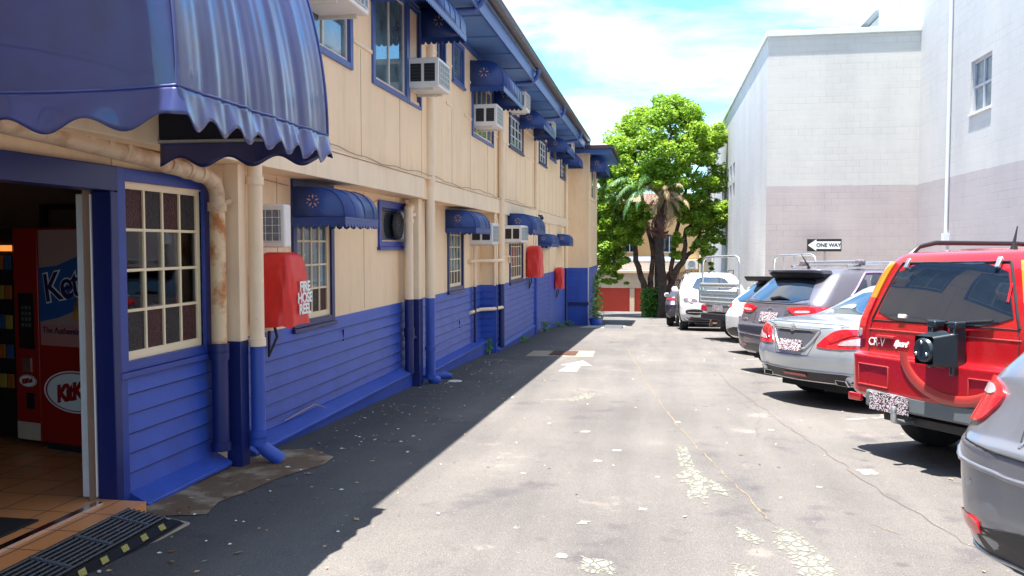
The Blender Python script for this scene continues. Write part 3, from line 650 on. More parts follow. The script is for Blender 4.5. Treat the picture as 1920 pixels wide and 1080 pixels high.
g.prism([(XU-1, y0), (x1, y0), (x1, WY1+.5), (x1-.04, WY1+.5), (x1-.04, y0+.04), (XU-1, y0+.04)], 2, 5.05, 5.3)
bp(g.build('wing_fascia', fascia_m))
g = G(); g.prism([(XU-1, y0-.1), (x1+.1, y0-.1), (x1+.1, WY1+.5), (x1+.005, WY1+.5), (x1+.005, y0-.005), (XU-1, y0-.005)], 2, 5.2, 5.33)
bp(g.build('wing_gutter', gutter_m))
g = G(); g.add([(x1+.02, y0, 5.3), (x1+.02, WY1+.5, 5.3), (-6, WY1+.5, 6.5), (-4.2, y0+2.2, 6.3), (-5.5, y0, 5.3), (-6, y0, 5.3)], [(0, 1, 2, 3), (0, 3, 4), (3, 2, 5, 4)])
bp(g.build('wing_roof', MATS['roof_metal'], fix=False))

# interior seen through the door and first window
tile_m = bpy.data.materials.new('terracotta_tiles'); tile_m.use_nodes = True; t = tile_m.node_tree; b = t.nodes['Principled BSDF']
co = N(t, 'ShaderNodeTexCoord'); br = N(t, 'ShaderNodeTexBrick'); br.offset = 0; t.links.new(co.outputs['Object'], br.inputs['Vector'])
for k_, v_ in (('Scale', 1), ('Brick Width', .33), ('Row Height', .33), ('Mortar Size', .006)): br.inputs[k_].default_value = v_
br.inputs['Color1'].default_value = (.78, .33, .13, 1); br.inputs['Color2'].default_value = (.68, .27, .10, 1); br.inputs['Mortar'].default_value = (.16, .09, .05, 1)
t.links.new(br.outputs[0], b.inputs['Base Color']); b.inputs['Roughness'].default_value = .3
g = G(); g.box(-8.2, XL-.01, 1.2, 9.0, -.35, -.10); g.box(XL-.01, -3.44, 1.2, 5.25, -.35, -.10)
bp(g.build('tiled_floor', tile_m))
g = G(); wl = [(-8.2, 9.0), (-8.2, 1.2)]
g.quad((-8.2, 1.2, -.1), (-8.2, 9, -.1), (-8.2, 9, 2.5), (-8.2, 1.2, 2.5)); g.quad((-8.2, 7.6, -.1), (XL-.11, 7.6, -.1), (XL-.11, 7.6, 2.5), (-8.2, 7.6, 2.5)); g.quad((-8.2, 1.2, -.1), (XL-.1, 1.2, -.1), (XL-.1, 1.2, 2.5), (-8.2, 1.2, 2.5))
wall_holes(g, XL-.11, 1.2, 7.6, -.1, 2.5, [(2.6, 5.17, -.1, 2.02), (5.42, 6.48, .86, 2.05)], depth=0); g.quad((-8.2, 1.2, 2.5), (XL-.1, 1.2, 2.5), (XL-.1, 7.6, 2.5), (-8.2, 7.6, 2.5))
bp(g.build('interior_wall', mat('interior_brown', (.22, .14, .10), .8, var=.15, vs=2), fix=False))
g = G(); g.box(XL-.06, XL+.0, 2.6, 5.16, -.099, -.09); bp(g.build('door_track', chrome))
g = G(); g.box(-6.0, -5.95, 7.5, 7.56, 1.2, 2.0); g.box(-5.2, -5.15, 7.5, 7.56, 1.2, 2.0); g.box(-6.0, -5.15, 7.5, 7.56, 2.0, 2.05); g.box(-6.0, -5.15, 7.5, 7.56, 1.15, 1.2)
bp(g.build('picture_frame', black))
# step slab under the mat
g = G(); g.prism([(-3.44, -.30), (-3.44, -.105), (-3.02, -.165), (-2.97, -.30)], 1, 1.2, 5.08)
bp(g.build('door_step', mat('step_concrete', (.36, .29, .22), .85, var=.2, vs=8)))

# ---------------------------------------------------------------- big canvas awning over the entrance
def dome_awning():
    T = empty('canvas_awning', (-3.4, 4.45, 2.4), 'huge blue canvas dome awning with wavy scalloped hem over the entrance door', 'awning')
    a, bz, e = 1.2, 2.05, .34; Y0, Y1, Z0 = 3.58, 5.36, 2.37; W = XU+.05
    def pt(u, th, off=0):
        # u in 0..3 : near side, lane face, far side ; th height angle
        c, s = math.cos(th), math.sin(th)
        xa = W+a*(c if th > 0 else 1); ya = Y0+e*(1-c); yb = Y1-e*(1-c); z = Z0+bz*s
        k = math.exp(-th*1.2)
        if u <= 1:
            x = W+(xa-W)*u; bil = .10*math.sin(math.pi*u)**.8*math.sin(th*2.3+.35)*1.1+.02*math.sin(u*6+th*4)*(.4+th)+.025*math.exp(-((u-.93)/.05)**2)*math.sin(th*3)
            return (x, ya-bil*(1 if u < 1 else 0)-off, z-.02*math.sin(math.pi*u))
        if u <= 2:
            q = u-1; fold = math.sin(math.pi*q)**.5*(.013*math.sin(q*40+th*1.6)+.006*math.sin(q*71-th*2+1)+.009*math.sin(q*23+1)+.004*math.sin(q*130+th*4))*(.55+.6*th)
            sag = -.05*math.sin(math.pi*q)*math.sin(min(th, 1.2)*2)
            return (xa+fold+sag+off, ya+(yb-ya)*q, z)
        q = u-2; return (xa+(W-xa)*q, yb+off-.05*math.sin(math.pi*q)*math.sin(th*2), z)
    us = list(np.linspace(0, 1, 36))+list(np.linspace(1.0, 2, 91))[1:]+list(np.linspace(2, 3, 20))[1:]
    ths = list(np.linspace(0, R(84), 30))
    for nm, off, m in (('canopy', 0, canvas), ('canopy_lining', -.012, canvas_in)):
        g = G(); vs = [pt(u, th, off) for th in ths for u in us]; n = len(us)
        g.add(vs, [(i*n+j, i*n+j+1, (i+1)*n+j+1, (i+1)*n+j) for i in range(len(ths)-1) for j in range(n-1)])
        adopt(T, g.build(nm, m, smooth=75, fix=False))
    # hanging scalloped valance
    g = G(); vs = []; u2 = list(np.linspace(0, 1, 60))+list(np.linspace(1, 2, 120))[1:]+list(np.linspace(2, 3, 50))[1:]; K = 7
    for u in u2:
        p = pt(u, 0)
        L = {0: 3.1, 1: 7.2, 2: 3.4}[min(2, int(u-1e-9))]; q = u-min(2, int(u-1e-9))
        drop = .160+.034*math.cos(2*math.pi*q*L+math.pi)
        for k in range(K+1):
            t = k/K; f = .006*t*math.sin(2*math.pi*q*L*1+1.5)
            dx, dy = (0, -f-.03*t) if u <= 1 else ((f+.03*t, 0) if u <= 2 else (0, f))
            vs.append((p[0]+dx, p[1]+dy, p[2]-drop*t))
    n = len(u2); g.add(vs, [(j*(K+1)+k, (j+1)*(K+1)+k, (j+1)*(K+1)+k+1, j*(K+1)+k+1) for j in range(n-1) for k in range(K)])
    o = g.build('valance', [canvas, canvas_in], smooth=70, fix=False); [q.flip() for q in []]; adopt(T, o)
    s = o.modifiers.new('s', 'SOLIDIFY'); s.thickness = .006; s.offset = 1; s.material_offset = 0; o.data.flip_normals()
    g = G()
    for u in (1.0, 2.0): g.tube([tuple(np.array(pt(u, th))+np.array([.004, -.004 if u == 1 else .004, 0])) for th in ths], .006, 6)
    g.tube([tuple(np.array(pt(u, 0))+np.array([.005 if u > 1 else 0, -.004 if u <= 1 else 0, .004])) for u in us if u <= 2], .005, 6)
    adopt(T, g.build('seam', mat('awning_piping', (.07, .09, .26), .5), smooth=60))
    g = G(); r = .014
    g.tube([(W, Y1-.02, Z0-.02), (W+a-.02, Y1-.02, Z0-.02), (W+a-.02, Y0+.02, Z0-.02), (W, Y0+.02, Z0-.02)], r, 8); g.tube([(W+a*.55, Y1-.02, Z0-.02), (W+a*.55, Y1-.02, Z0+.5)], r, 8)
    adopt(T, g.build('frame', galv, smooth=40))
dome_awning()

# ---------------------------------------------------------------- small metal hood awnings
def hood(X, y0, y1, zt, zb, pr, label, group, tag_=None):
    T = empty('hood_awning', (X, (y0+y1)/2, zb), label, 'window awning', group)
    H = zt-zb; val = min(.10, H*.25); zv = zb+val; prof = [(X, zt), (X+pr*.45, zt-.01*H)]; rr = min(pr*.5, (zt-zv)*.85)
    for i in range(1, 9):
        a = i/8*math.pi/2; prof.append((X+pr-rr+rr*math.sin(a), zt-.02*H-rr+rr*math.cos(a)))
    prof.append((X+pr, zv))
    g = G(); vs = []
    for (x, z) in prof: vs += [(x, y0, z), (x, y1, z)]
    g.add(vs, [(2*i, 2*i+1, 2*i+3, 2*i+2) for i in range(len(prof)-1)])
    for y in (y0+.001, y1-.001): g.add([(x, y, z) for x, z in prof]+[(X, y, zv)], [tuple(range(len(prof)+1))])
    o = g.build('hood_shell', awn_b, smooth=30); s = o.modifiers.new('s', 'SOLIDIFY'); s.thickness = .012; adopt(T, o)
    # seams on the top
    g = G()
    for k in range(1, int((y1-y0)/.3)+1):
        y = y0+k*.3
        if y < y1-.05: g.tube([(x+.002, y, z+.003) for x, z in prof], .005, 5)
    g.tube([(X, y0, zv), (X+pr, y0, zv), (X+pr, y1, zv), (X, y1, zv)], .008, 6)
    adopt(T, g.build('hood_seam', awn_b))
    # scalloped valance
    g = G()
    def scal(p, q):
        l = math.dist(p, q); n = max(3, round(l/.085)); 
        for i in range(n):
            P = [tuple(p[k]+(q[k]-p[k])*(i+t)/n for k in range(3)) for t in (0, .15, .5, .85, 1)]
            dz = (val*.55, val*.85, val*1.0, val*.85, val*.55)
            g.add(P+[(a[0], a[1], a[2]-d) for a, d in zip(P, dz)], [(k, k+1, 5+k+1, 5+k) for k in range(4)])
    scal((X, y0, zv), (X+pr, y0, zv)); scal((X+pr, y0, zv), (X+pr, y1, zv)); scal((X+pr, y1, zv), (X, y1, zv))
    o = g.build('valance', awn_b, fix=False); s = o.modifiers.new('s', 'SOLIDIFY'); s.thickness = .006; s.offset = 0; adopt(T, o)
    # pierced star on both end panels
    for y, sg in ((y0, -1), (y1, -1)):
        g = G(); cx, cz = X+pr*.42, (zt+zv)/2+.01; R_ = min(pr, H)*.17
        for k in range(5):
            a = math.pi/2+k*2*math.pi/5; ca, sa = math.cos(a), math.sin(a); yy = y+sg*.0145
            q = [(.25, 0), (.62, .13), (1, 0), (.62, -.13)]
            g.add([(cx+(u*ca-v*sa)*R_, yy, cz+(u*sa+v*ca)*R_) for u, v in q], [(0, 1, 2, 3)])
            a += math.pi/5; ca, sa = math.cos(a), math.sin(a)
            g.add([(cx+ca*R_*.85+dx, yy, cz+sa*R_*.85+dz) for dx, dz in ((-.006, -.006), (.006, -.006), (.006, .006), (-.006, .006))], [(0, 1, 2, 3)])
        adopt(T, g.build('star_motif', star_m, fix=False))
GA = 'small blue hood awnings over the guesthouse windows'
hood(XL, 8.22, 9.25, 2.25, 1.83, .58, 'blue scalloped hood awning above the window beside the nearest red hose cover', GA)
hood(XL, 14.62, 15.95, 2.28, 1.85, .55, 'blue ground floor hood awning just before the air conditioner in the wall corner', GA)
hood(XU, 19.2, 21.4, 2.38, 1.9, .58, 'long blue ground floor hood awning above the window before the second red cover', GA)
hood(XU, 24.1, 26.0, 1.98, 1.6, .4, 'short blue hood awning at ground floor directly behind the second red hose cover', GA)
hood(XU, 28.8, 30.2, 2.03, 1.62, .42, 'farthest ground floor blue hood awning above the small red cover near the wing', GA)
hood(XU, 9.85, 12.0, 5.05, 4.52, .68, 'blue hood awning with pierced stars over the large upstairs window, nearest of the upper row', GA)
hood(XU, 15.3, 17.5, 5.0, 4.42, .62, 'dark blue upstairs hood awning with sparkling star holes over the second air conditioner', GA)
hood(XU, 20.9, 23.3, 4.95, 4.5, .6, 'upstairs blue hood awning between the third and fourth upstairs air conditioners', GA)
hood(XU, 26.2, 28.6, 4.95, 4.5, .62, 'upstairs blue hood awning between the fourth and fifth upstairs air conditioners', GA)
hood(XU, 30.4, 32.0, 4.95, 4.5, .6, 'last upstairs blue hood awning tucked against the projecting wing', GA)
hood(WX, 33.0, 36.0, 5.05, 4.45, .6, 'dark blue hood awning under the eaves of the projecting wing', GA)

# ---------------------------------------------------------------- window air conditioners
def make_ac():
    T = empty('air_conditioner', (0, 0, 0)); D, Wd, H = .46, .62, .40
    g = G(); g.box(0, D, 0, Wd, 0, H); g.build('casing', white, T, bevel=.012)
    for k in range(2):
        x = D*(.14+.42*k); g = G(); g.box(x, x+D*.33, -.004, .01, H*.2, H*.8); f = g.build('side_vent', black, T)
        g = G()
        for i in range(5): g.box(x+.01, x+D*.33-.01, -.008, -.004, H*(.25+.11*i), H*(.25+.11*i)+.006)
        g.build('louvre', mat('ac_louvre', (.06, .05, .05), .5), f)
    g = G(); g.box(D-.006, D+.003, .04, Wd-.04, .05, H-.05); gr_ = g.build('grille', mat('condenser_fins', (.20, .34, .40), .4, .5, var=.2, vs=20), T)
    g = G()
    for i in range(6): y = .05+(Wd-.1)*i/5; g.box(D+.006, D+.014, y-.006, y+.006, .045, H-.045)
    for i in range(5): z = .05+(H-.1)*i/4; g.box(D+.004, D+.012, .045, Wd-.045, z-.005, z+.005)
    g.build('guard_bars', offw, gr_)
    for y in (.04, Wd-.08): g = G(); g.box(0, D*.8, y, y+.04, -.03, 0); g.build('bracket', offw, T)
    return T
ac0 = make_ac()
def copy_tree(o, parent=None):
    c = o.copy(); C.objects.link(c); c.parent = parent
    for ch in list(o.children): copy_tree(ch, c)
    return c
first = True
for (x, y, z, rz, s, lb) in ((XU-.02, 11.36, 3.80, 0, 1, 'white air conditioner in the large upstairs window, nearest of the upper row'),
        (XU-.02, 15.6, 3.86, 0, 1, 'white air conditioner under the dark blue upstairs awning with star holes'),
        (XU-.02, 19.1, 4.70, 0, 1, 'third upstairs air conditioner, mounted high above the green reflecting window'),
        (XU-.02, 24.1, 4.76, 0, 1, 'fourth upstairs air conditioner, above the narrow window with white bars'),
        (XU-.02, 29.4, 4.78, 0, 1.05, 'fifth and farthest upstairs air conditioner, close to the wing'),
        (XL-.02, 16.6, 1.67, 0, 1.05, 'ground floor air conditioner with blue grille in the wall corner behind the cream pipes'),
        (XU-.02, 18.7, 1.72, -.12, .93, 'slightly tilted ground floor air conditioner on the window beside the long awning'),
        (XU-.02, 24.6, 1.52, 0, .6, 'small white air conditioner half hidden by the short ground floor awning'),
        (XU-.02, 7.72, 3.97, 0, 1.1, 'large pale air conditioner at the top edge of the first upstairs window')):
    t_ = ac0 if first else copy_tree(ac0); first = False
    t_.location = (x, y, z); t_.rotation_euler = (0, 0, rz); t_.scale = (s, s, s)
    tag(t_, lb, 'air conditioner', 'window air conditioners on the guesthouse wall')
# grilled unit beside pipe
T = empty('wall_grille', (XL, 7.42, 1.64), 'white framed wall unit with wire guard above the nearest red hose cover', 'grille')
g = G(); g.box(XL, XL+.3, 7.42, 7.56, 1.63, 2.03); adopt(T, g.build('casing', white, bevel=.015))
g = G(); g.box(XL+.04, XL+.26, 7.41, 7.418, 1.69, 1.98); adopt(T, g.build('mesh_panel', mat('panel_grey', (.16, .19, .24), .5, var=.3, vs=40)))
g = G()
for i in range(4): x = XL+.05+.2*i/3; g.tube([(x, 7.405, 1.68), (x, 7.405, 1.99)], .003, 5)
for i in range(5): z = 1.69+.29*i/4; g.tube([(XL+.035, 7.405, z), (XL+.265, 7.405, z)], .003, 5)
adopt(T, g.build('guard_wire', white))

# ---------------------------------------------------------------- fire hose reel covers
def cover(x0, x1, y0, y1, z0, z1, label, seed, words=False):
    T = empty('hose_reel_cover', (x0, (y0+y1)/2, z0), label, 'hose reel cover', 'red vinyl fire hose reel covers')
    rr = random.Random(seed); g = G(); nz, na = 26, 56; vs = []
    cx, cy, hx, hy = (x0+x1)/2, (y0+y1)/2, (x1-x0)/2, (y1-y0)/2; ph = [rr.uniform(0, 6) for _ in range(6)]
    for i in range(nz+1):
        t = i/nz; z = z0+(z1-z0)*t
        k = 1 if t < .6 else math.sqrt(max(.0, 1-((t-.6)/.4)**2.3))*.62+.38*(1 if t < .97 else .6)
        fl = 1+.05*(1-t)
        for j in range(na):
            a = 2*math.pi*j/na; c, s = math.cos(a), math.sin(a); e = .42
            X = abs(c)**e*(1 if c > 0 else -1); Y = abs(s)**e*(1 if s > 0 else -1)
            f = 1+(.035*math.sin(a*3+ph[0]+t*4)+.025*math.sin(a*7+ph[1]-t*6)+.02*math.sin(a*11+ph[2]+t*9))*(1.1-t*.5)
            vs.append((max(x0-.01, cx+X*hx*(k*.5+.5)*fl*f), cy+Y*hy*k*fl*f, z+.012*math.sin(a*5+ph[3])*(1-t)))
    g.add(vs, [(i*na+j, i*na+(j+1) % na, (i+1)*na+(j+1) % na, (i+1)*na+j) for i in range(nz) for j in range(na)]+[tuple(nz*na+j for j in range(na))])
    adopt(T, g.build('cover', redvinyl, smooth=60))
    g = G(); g.tube([(x0+.08, cy+.05, z0+.02), (x0+.1, cy+.08, z0-.12), (x0+.04, cy+.03, z0-.3), (x0+.06, cy, z0-.06)], .014, 8)
    adopt(T, g.build('hose_end', black, smooth=40))
    if words:
        for i, wd in enumerate(('FIRE', 'HOSE', 'REEL')):
            o = text('lettering', wd, .135, frame_M((x1+.032, cy+.05, z0+.36-.105*i), (1, 0, 0)), whitetext, bold=.004, spacing=.95); adopt(T, o)
    return T
cover(XL+.02, -3.31, 7.28, 7.78, .90, 1.585, 'large red fire hose reel cover with white lettering, nearest on the wall', 1, True)
cover(XU+.0, -3.02, 21.9, 22.6, .82, 1.64, 'red wrinkled hose reel cover at mid wall beside the long ground floor awning', 2)
cover(XU+.02, -3.1, 27.9, 28.5, .22, .92, 'small red hose cover hanging low near the wing, farthest of the three', 3)

# ---------------------------------------------------------------- vending machine inside
def vending():
    A = R(-14); ex = Vector((math.cos(A), math.sin(A), 0)); ey = Vector((-math.sin(A), math.cos(A), 0)); O = Vector((-5.22, 6.48, -.1))
    T = empty('vending_machine', O, 'red snack vending machine standing inside the open entrance door', 'vending machine'); T.rotation_euler = (0, 0, A)
    W_, D_, H_ = .85, .95, 1.9     # side panel faces -y (width W_), front faces -x
    g = G(); g.box(0, W_, 0, D_, .06, H_); g.build('cabinet', redmach, T, bevel=.01)
    g = G(); g.box(.03, W_-.03, .03, D_-.03, 0, .06); g.build('plinth', blackm, T)
    # printed side panel
    g = G(); g.box(.03, W_-.02, -.004, 0, 1.08, 1.88); g.build('poster', mat('poster_pink', (.45, .28, .27), .4), T)
    g = G(); sw = [(.03, 1.10), (.25, 1.14), (.5, 1.22), (.83, 1.30), (.83, 1.80), (.5, 1.66), (.25, 1.58), (.03, 1.56)]
    g.prism(sw, 1, -.007, -.0045); g.build('swoosh', mat('poster_blue', (.02, .10, .34), .4), T)
    navy = mat('poster_navy', (.02, .01, .08), .4)
    M = frame_M((.09, -.009, 1.37), (0, -1, 0)) @ Matrix.Rotation(R(9), 4, 'Z'); text('lettering', 'Kettle', .34, M, MATS['white_lettering'], T, bold=.014, align='LEFT', spacing=.85)
    M = frame_M((.09, -.013, 1.37), (0, -1, 0)) @ Matrix.Rotation(R(9), 4, 'Z'); text('lettering', 'Kettle', .34, M, navy, T, bold=.002, align='LEFT', spacing=.85, ext=.003)
    text('lettering', 'The Authentic Chip', .078, frame_M((.06, -.008, 1.03), (0, -1, 0)) , navy, T, align='LEFT')
    g = G(); g.box(.03, W_-.02, -.003, 0, .90, 1.079); g.build('poster', mat('poster_fade', (.55, .22, .2), .4), T)
    g = G(); g.lathe([(.0, -.007), (.13, -.007), (.15, -.005), (.15, .004)], (.57, 0, 1.22), 'y', 24); g.build('crisp_picture', mat('crisp_gold', (.6, .25, .03), .5, var=.4, vs=20), T)
    def logo(cx, cz, s, yy, par):
        def ov(k, h): 
            q = G(); q.prism([(cx+math.cos(a)*s*k, cz+math.sin(a)*s*.48*k) for a in np.linspace(0, 2*math.pi, 40)[:-1]], 1, yy-h, yy); return q
        ov(1, .002).build('emblem', MATS['white_lettering'], par); ov(.94, .004).build('emblem', redmach, par)
        ov(.88, .006).build('emblem', MATS['white_lettering'], par)
        text('lettering', 'KitKat', s*.52, frame_M((cx, yy-.009, cz), (0, -1, 0)) @ Matrix.Rotation(R(10), 4, 'Z'), redmach, par, bold=.008*s/.3, spacing=.85, shear=.2)
    logo(.42, .52, .37, 0, T)
    # front: angled fascia with keypad, product window
    g = G(); g.box(-.30, 0, .0, .9, .06, H_-.0); g.build('front_door', redmach, T, bevel=.01)
    g = G(); g.box(-.24, -.05, -.006, 0, .86, 1.34); k = g.build('keypad_panel', black, T)
    g = G()
    for i in range(4):
        for j in range(3): g.box(-.20+.045*j, -.175+.045*j, -.010, -.006, 1.05+.05*i, 1.08+.05*i)
    g.build('keypad_button', mat('button_grey', (.12, .13, .13), .4), k)
    g = G(); g.box(-.16, -.07, -.012, 0, .34, .48); g.build('coin_return', black, T)
    g = G(); g.box(-.20, -.10, -.01, 0, .66, .78); g.build('coin_slot', chrome, T)
    logo(-.15, .58, .11, -.0, T)
    g = G(); g.box(-.29, -.01, -.005, 0, .07, .22); g.build('kick_label', mat('kick_cream', (.6, .5, .38), .5), T)
    g = G(); g.box(-.75, -.31, .02, .9, .06, H_-.0); g.build('product_window', black, T, bevel=.01)
    pk = [mat('packet_orange', (.4, .12, .02), .4), mat('packet_blue', (.03, .09, .25), .4), mat('packet_yellow', (.4, .28, .05), .4)]
    for i in range(5):
        for j in range(4): g = G(); g.box(-.72+.1*j, -.65+.1*j, .005, .02, .5+i*.26, .62+i*.26); g.build('snack_packet', pk[(i+j) % 3], T)
    g = G(); g.box(-.72, -.33, .0, .018, 1.70, 1.75); g.build('display_light', mat('display_glow', (.8, .2, .05), .4, emit=(1, .25, .05, .35)), T)
vending()
# notices, post and shelf behind window 1
T = empty('window_notice', (-3.82, 5.75, 1.2), 'white printed notice with a dark green emblem behind the first window', 'notice')
g = G(); g.box(-3.83, -3.825, 5.68, 5.93, 1.10, 1.52); adopt(T, g.build('sheet', MATS['white_lettering']))
g = G(); dk = mat('notice_green', (.01, .10, .08), .5)
g.prism([(5.74, 1.36), (5.80, 1.47), (5.87, 1.42), (5.85, 1.30), (5.79, 1.24)], 0, -3.8245, -3.822)
adopt(T, g.build('emblem', dk))
g = G()
for i in range(5): g.box(-3.8245, -3.822, 5.70, 5.91-.03*(i % 2), 1.125+.022*i, 1.132+.022*i)
adopt(T, g.build('print_line', mat('print_grey', (.2, .2, .25), .6)))
T = empty('window_sticker', (-3.82, 5.55, 1.6), 'pale notice with a red ring stuck in the first window', 'notice')
g = G(); g.box(-3.83, -3.826, 5.50, 5.64, 1.38, 1.73); adopt(T, g.build('sheet', mat('sheet_pale', (.62, .70, .70), .5)))
g = G(); g.lathe([(.035, .0), (.05, .0), (.05, .003), (.035, .003), (.035, 0)], (-3.8255, 5.57, 1.66), 'x', 24); adopt(T, g.build('red_ring', redmach))
T = empty('interior_post', (-4.2, 6.2, -.1), 'pale blue post standing behind the first window', 'post')
g = G(); g.box(-4.3, -4.18, 6.25, 6.37, -.1, 2.45); adopt(T, g.build('post', mat('pale_post', (.55, .68, .72), .5)))
T = empty('wall_shelf', (-4.6, 6.3, .9), 'small wooden shelf with items visible low in the first window', 'shelf')
g = G(); g.box(-4.0, -3.84, 5.45, 5.75, 1.16, 1.18); g.box(-4.0, -3.84, 5.45, 5.75, 1.30, 1.32); adopt(T, g.build('board', mat('shelf_grey', (.3, .32, .36), .4)))
g = G(); g.box(-3.97, -3.86, 5.47, 5.6, 1.18, 1.28, 0); g.box(-3.97, -3.86, 5.62, 5.73, 1.18, 1.25, 1); adopt(T, g.build('box', [mat('box_brown', (.3, .09, .03), .5), MATS['white_lettering']]))

# ---------------------------------------------------------------- door mats
T = empty('ribbed_mat', (-3.2, 4, -.1), 'black ribbed mat ramp with yellow and black hazard edge on the door step', 'mat')
def sl(x): return -.100-(x+3.44)*(.065/.42)
g = G(); g.add([(-3.44, 1.4, sl(-3.44)+.006), (-3.44, 5.04, sl(-3.44)+.006), (-3.03, 5.04, sl(-3.03)+.006), (-3.03, 1.4, sl(-3.03)+.006)], [(0, 1, 2, 3)]); adopt(T, g.build('mat_base', blackm))
g = G()
for i in range(8):
    x = -3.42+.036*i; g.tube([(x, 1.4, sl(x)+.018), (x, 5.03, sl(x)+.018)], .0125, 8)
adopt(T, g.build('rib', mat('rib_rubber', (.022, .025, .032), .3), smooth=50))
y = 1.6
while y < 5.0:
    g = G(); g.add([(x, yy, sl(x)+h) for x in (-3.42, -3.17) for yy in (y, y+.02) for h in (.018, .0335)], [(0, 1, 3, 2), (4, 6, 7, 5), (0, 4, 5, 1), (2, 3, 7, 6), (1, 5, 7, 3)])
    adopt(T, g.build('cross_link', mat('link_grey', (.10, .11, .13), .3))); y += .36
g = G(); g.add([(-3.125, 1.4, sl(-3.125)+.014), (-3.125, 5.04, sl(-3.125)+.014), (-3.05, 5.04, sl(-3.05)+.014), (-3.05, 1.4, sl(-3.05)+.014)], [(0, 1, 2, 3)]); 
y = 1.4
while y < 4.95:
    g.add([(-3.12, y+.06, sl(-3.12)+.018), (-3.12, y+.12, sl(-3.12)+.018), (-3.06, y+.06, sl(-3.06)+.018), (-3.06, y, sl(-3.06)+.018)], [(0, 1, 2, 3)], 1); y += .19
adopt(T, g.build('hazard_strip', [black, mat('hazard_yellow', (.42, .36, .10), .8, var=.25, vs=30)], fix=False))
g = G(); g.box(-5.1, -3.86, 2.6, 4.75, -.099, -.085); tag(g.build('floor_mat', blackm, bevel=.004), 'black flat mat lying on the tiles just inside the entrance', 'mat')

# small blue cap and white scrap near second post; plants at wall foot
g = G(); g.tube([(-3.5, 13.0, zg(13)+.03), (-3.34, 13.05, zg(13)+.05), (-3.22, 13.1, zg(13)+.03)], [.07, .075, .04], 12); tag(g.build('pipe_stub', blue, smooth=50), 'short blue pipe stub poking out of the wall foot past the second post', 'pipe')
g = G(); g.lathe([(0, .006), (.10, .006), (.11, 0)], (-3.08, 12.75, zg(12.75)+.003), 'z', 20); tag(g.build('paper_scrap', offw), 'flat white disc lying on the asphalt by the second post', 'litter')
def tuft(x, y, h, r, n, label, red=False):
    g = G()
    for k in range(n):
        a = random.uniform(0, 6.28); d = random.uniform(0, r); zz = random.uniform(.02, h); s = random.uniform(.015, .04)
        px, py, pz = x+math.cos(a)*d, y+math.sin(a)*d, zg(y)+zz; u = Vector((random.gauss(0, 1), random.gauss(0, 1), random.gauss(0, 1))).normalized()*s; v = u.orthogonal().normalized()*s*.6
        p = Vector((px, py, pz)); g.add([p-u, p+v, p+u, p-v], [(0, 1, 2, 3)])
    for k in range(6): g.tube([(x, y, zg(y)), (x+random.uniform(-r, r)*.7, y+random.uniform(-r, r)*.7, zg(y)+h*.9)], .005, 5)
    tag(g.build('weed_tuft', weed, fix=False), label, 'weed', 'weeds at the foot of the wall')
tuft(-3.45, 17.3, .32, .10, 70, 'green weed growing at the wall corner beside the third downpipe')
tuft(-3.25, 20.6, .14, .12, 50, 'low green weed at the wall foot below the second red cover')
tuft(-3.2, 24.2, .30, .22, 110, 'green weed clump at the wall foot beside the dark blue pillar')
tuft(-3.2, 27.8, .18, .2, 70, 'small weed at the wall foot below the farthest red cover')
tuft(-3.1, 30.0, .2, .18, 60, 'green weed beside the last downpipe before the wing')
T = empty('potted_plant', (-2.35, 32.2, zg(32.2)), 'tall leafy plant in a blue pot at the corner of the wing', 'potted plant')
g = G(); g.lathe([(0, 0), (.2, 0), (.27, .28), (.24, .28), (.2, .2), (0, .2)], (-2.3, 32.0, zg(32)), 'z', 20); adopt(T, g.build('pot', blue, smooth=40))
g = G()
for k in range(420):
    a = random.uniform(0, 6.28); zz = random.uniform(.25, 1.9); d = random.uniform(0, .32)*(1.25-zz/2.2); p = Vector((-2.3+math.cos(a)*d, 32.1+math.sin(a)*d+.3*zz*.3, zg(32)+zz)); s = random.uniform(.04, .09)
    u = Vector((random.gauss(0, 1), random.gauss(0, 1), random.gauss(0, .7))).normalized()*s; v = u.orthogonal().normalized()*s*.5; g.add([p-u, p+v, p+u, p-v], [(0, 1, 2, 3)], 1 if random.random() < .12 else 0)
adopt(T, g.build('foliage', [weed, mat('yellow_leaf', (.5, .35, .05), .6)], fix=False))
g = G(); g.tube([(-2.3, 32, zg(32)+.15), (-2.28, 32.2, zg(32)+1), (-2.3, 32.3, zg(32)+1.8)], .015, 6); adopt(T, g.build('stem', mat('stem_brown', (.12, .07, .04), .8)))
g = G(); g.box(-3.32, -3.29, 17.9, 17.93, 2.72, 2.74)
T = empty('security_camera', (XU, 24.0, 2.45), 'small black security camera on the band above the short awning', 'camera')
g = G(); g.tube([(XU+.05, 23.9, 2.5), (XU+.16, 23.85, 2.47)], .02, 8); adopt(T, g.build('arm', black)); g = G(); g.tube([(XU+.12, 23.95, 2.46), (XU+.2, 23.6, 2.40)], [.055, .045], 12); adopt(T, g.build('body', black, smooth=40))

